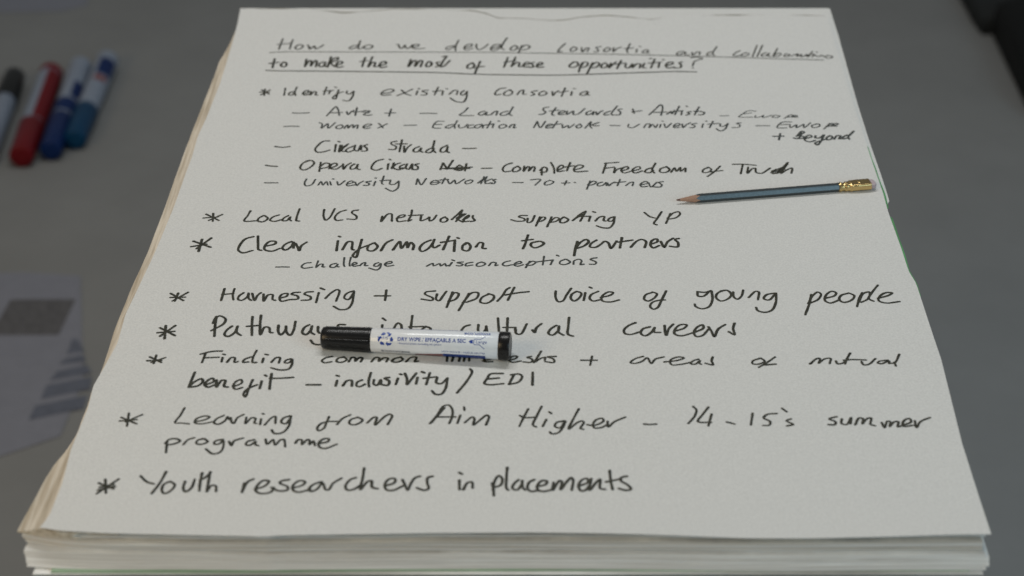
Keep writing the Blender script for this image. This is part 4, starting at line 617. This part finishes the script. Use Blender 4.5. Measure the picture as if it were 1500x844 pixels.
Fc = [(j * 20 + k, j * 20 + (k + 1) % 20, (j + 1) * 20 + (k + 1) % 20, (j + 1) * 20 + k) for j in range(2) for k in range(20)] + [tuple(range(40, 60))]
child('crimp_dimple', fix_normals(mesh('dimple', V, Fc)), M['brass'], fer)
# eraser slab with rounded end
V = []; Fc = []; n = 32
prof = [(xf2 - 0.002, 1.0), (xf2 + 0.0012, 1.0), (xf2 + 0.0030, 0.96), (xf2 + 0.0040, 0.86), (xf2 + 0.0046, 0.68), (xf2 + 0.0048, 0.4)]
for x, sc2 in prof:
    for k in range(n):
        an = 2 * math.pi * k / n; c, s = math.cos(an), math.sin(an); A, Bh, ex = 0.0051 * sc2, 0.0024 * sc2, 5
        r = (abs(c / A) ** ex + abs(s / Bh) ** ex) ** (-1 / ex); V.append((x, r * c, r * s + 0.0007))
for j in range(len(prof) - 1):
    for k in range(n): Fc.append((j * n + k, j * n + (k + 1) % n, (j + 1) * n + (k + 1) % n, (j + 1) * n + k))
Fc.append(tuple((len(prof) - 1) * n + k for k in range(n)))
child('eraser', fix_normals(mesh('eraser', V, Fc)), M['eraser'], pc, True, 50)

# ------------------------------------------------------------------ pens lying on the floor at the left
def pen(label, A_, B_, capm, barm, tailm, stripes, cap_first=True, r=0.0206):
    a, b = Vector(A_), Vector(B_); a.z = b.z = r * 1.04
    L = (b - a).length
    root = thing('marker_pen', label, 'marker pen', matrix=axis_matrix(a, b), group='marker pens in a row on the floor')
    xc = L * 0.34
    child('cap', lathe_x([(0, r * 0.62), (0.0008, r * 0.82), (0.003, r * 0.93), (xc - 0.001, r * 1.03), (xc, r)], 36), capm, root)
    bar = child('barrel', lathe_x([(xc - 0.002, r * 0.93), (xc, r * 0.96), (L * 0.93, r * 0.98), (L * 0.935, r * 0.9)], 36), barm, root)
    child('end_plug', lathe_x([(L * 0.93, r * 0.95), (L * 0.935, r), (L * 0.99, r), (L, r * 0.8)], 36), tailm, root)
    for (t0, t1, e0, e1, m) in stripes:
        V = []; Fc = []
        for i in range(13):
            for j in range(9):
                e = math.radians(e0 + (e1 - e0) * j / 8); rr = r * 0.985 + 0.0001
                V.append((L * (t0 + (t1 - t0) * i / 12), rr * math.cos(e), rr * math.sin(e)))
        for i in range(12):
            for j in range(8): q = i * 9 + j; Fc.append((q, q + 1, q + 10, q + 9))
        link('printed_band', fix_normals(mesh('printed_band', V, Fc)), m, bar)
    return root
# angles: 90 is the top, 180 the right-hand side seen from the pad
pen('black tipped white marker at the far left of the pen row', PENS[0][1], PENS[0][0], M['pen_black'], M['pen_white'], M['pen_black'], [])
pen('red capped white marker with a red stripe, beside the black tipped one', PENS[1][0], PENS[1][1], M['pen_red'], M['pen_white'], M['pen_red'], [(0.35, 0.92, 95, 190, M['pen_red'])], r=0.0220)
pen('dark blue capped marker between the red capped and teal capped ones', PENS[2][0], PENS[2][1], M['pen_blue'], M['pen_white'], M['pen_white'], [(0.36, 0.5, 20, 160, M['pen_blue']), (0.52, 0.7, 110, 190, M['pen_blue'])])
pen('teal blue capped marker nearest the pad, with blue and red print', PENS[3][0], PENS[3][1], M['pen_teal'], M['pen_white'], M['pen_white'], [(0.70, 0.90, 80, 170, M['pen_blue']), (0.62, 0.68, 80, 150, M['red_print'])])

# ------------------------------------------------------------------ papers on the floor
def slab(name, pts, z0, z1, m, parent=None):
    n = len(pts); V = [(x, y, z1) for x, y in pts] + [(x, y, z0) for x, y in pts]
    Fc = [tuple(range(n)), tuple(reversed(range(n, 2 * n)))] + [(i, n + i, n + (i + 1) % n, (i + 1) % n) for i in range(n)]
    return link(name, fix_normals(mesh(name, V, Fc)), m, parent)
lf = thing('leaflet', 'grey leaflet with a dark block and blue stripes on the floor beside the pad', 'leaflet', (0, 0, 0))
slab('paper', LEAFLET, 0.0005, 0.0014, M['leaflet'], lf)
slab('printed_block', PANEL, 0.0015, 0.0018, M['panel'], lf)
for q in STRIPES: slab('printed_stripe', q, 0.0015, 0.0018, M['stripe'], lf)
cs = slab('paper_sheet', CORNER_SHEET, 0.0005, 0.0012, M['leaflet'])
tag(cs, 'grey sheet of paper on the floor behind the row of marker pens', 'paper')

# ------------------------------------------------------------------ black bag on the floor at the far right
def loft(pts, levels):
    V = []; Fc = []; n = len(pts)
    cx = sum(p[0] for p in pts) / n; cy = sum(p[1] for p in pts) / n
    for z, s in levels:
        for x, y in pts: V.append((cx + (x - cx) * s, cy + (y - cy) * s, z))
    for j in range(len(levels) - 1):
        for k in range(n): Fc.append((j * n + k, j * n + (k + 1) % n, (j + 1) * n + (k + 1) % n, (j + 1) * n + k))
    Fc.append(tuple(range(n))); Fc.append(tuple((len(levels) - 1) * n + k for k in range(n)))
    return fix_normals(mesh('loft', V, Fc))
bagt = thing('shoulder_bag', 'black fabric bag with a charcoal flap slumped on the floor behind the pad', 'bag', (1.09, 2.1, 0))
T = Matrix.Translation((-1.09, -2.1, 0))
o = child('bag_body', loft([BAG[3], BAG[4], BAG[5], (1.27, 2.2), (1.05, 2.21)], [(0.0, 0.97), (0.01, 1.0), (0.05, 1.0), (0.07, 0.97), (0.078, 0.9)]), M['bag'], bagt, True, 60); o.data.transform(T)
o = child('flap', loft([BAG[0], BAG[1], BAG[2], (1.02, 2.13), (1.27, 2.2), BAG[6], BAG[7]], [(0.0, 0.97), (0.01, 1.0), (0.03, 1.0), (0.042, 0.96), (0.046, 0.88)]), M['bag_grey'], bagt, True, 60); o.data.transform(T)
# strap
V = []; Fc = []
for i in range(25):
    t = i / 24; x = 1.02 + 0.16 * t; y = 1.93 + 0.05 * math.sin(t * 6); z = 0.079 + 0.018 * math.sin(t * math.pi)
    for dy, dz in ((-0.018, 0), (0.018, 0), (0.018, -0.004), (-0.018, -0.004)): V.append((x - 1.09, y + dy - 2.1, z + dz))
for i in range(24):
    for k in range(4): Fc.append((i * 4 + k, i * 4 + (k + 1) % 4, i * 4 + 4 + (k + 1) % 4, i * 4 + 4 + k))
child('strap', fix_normals(mesh('strap', V, Fc)), M['bag'], bagt)
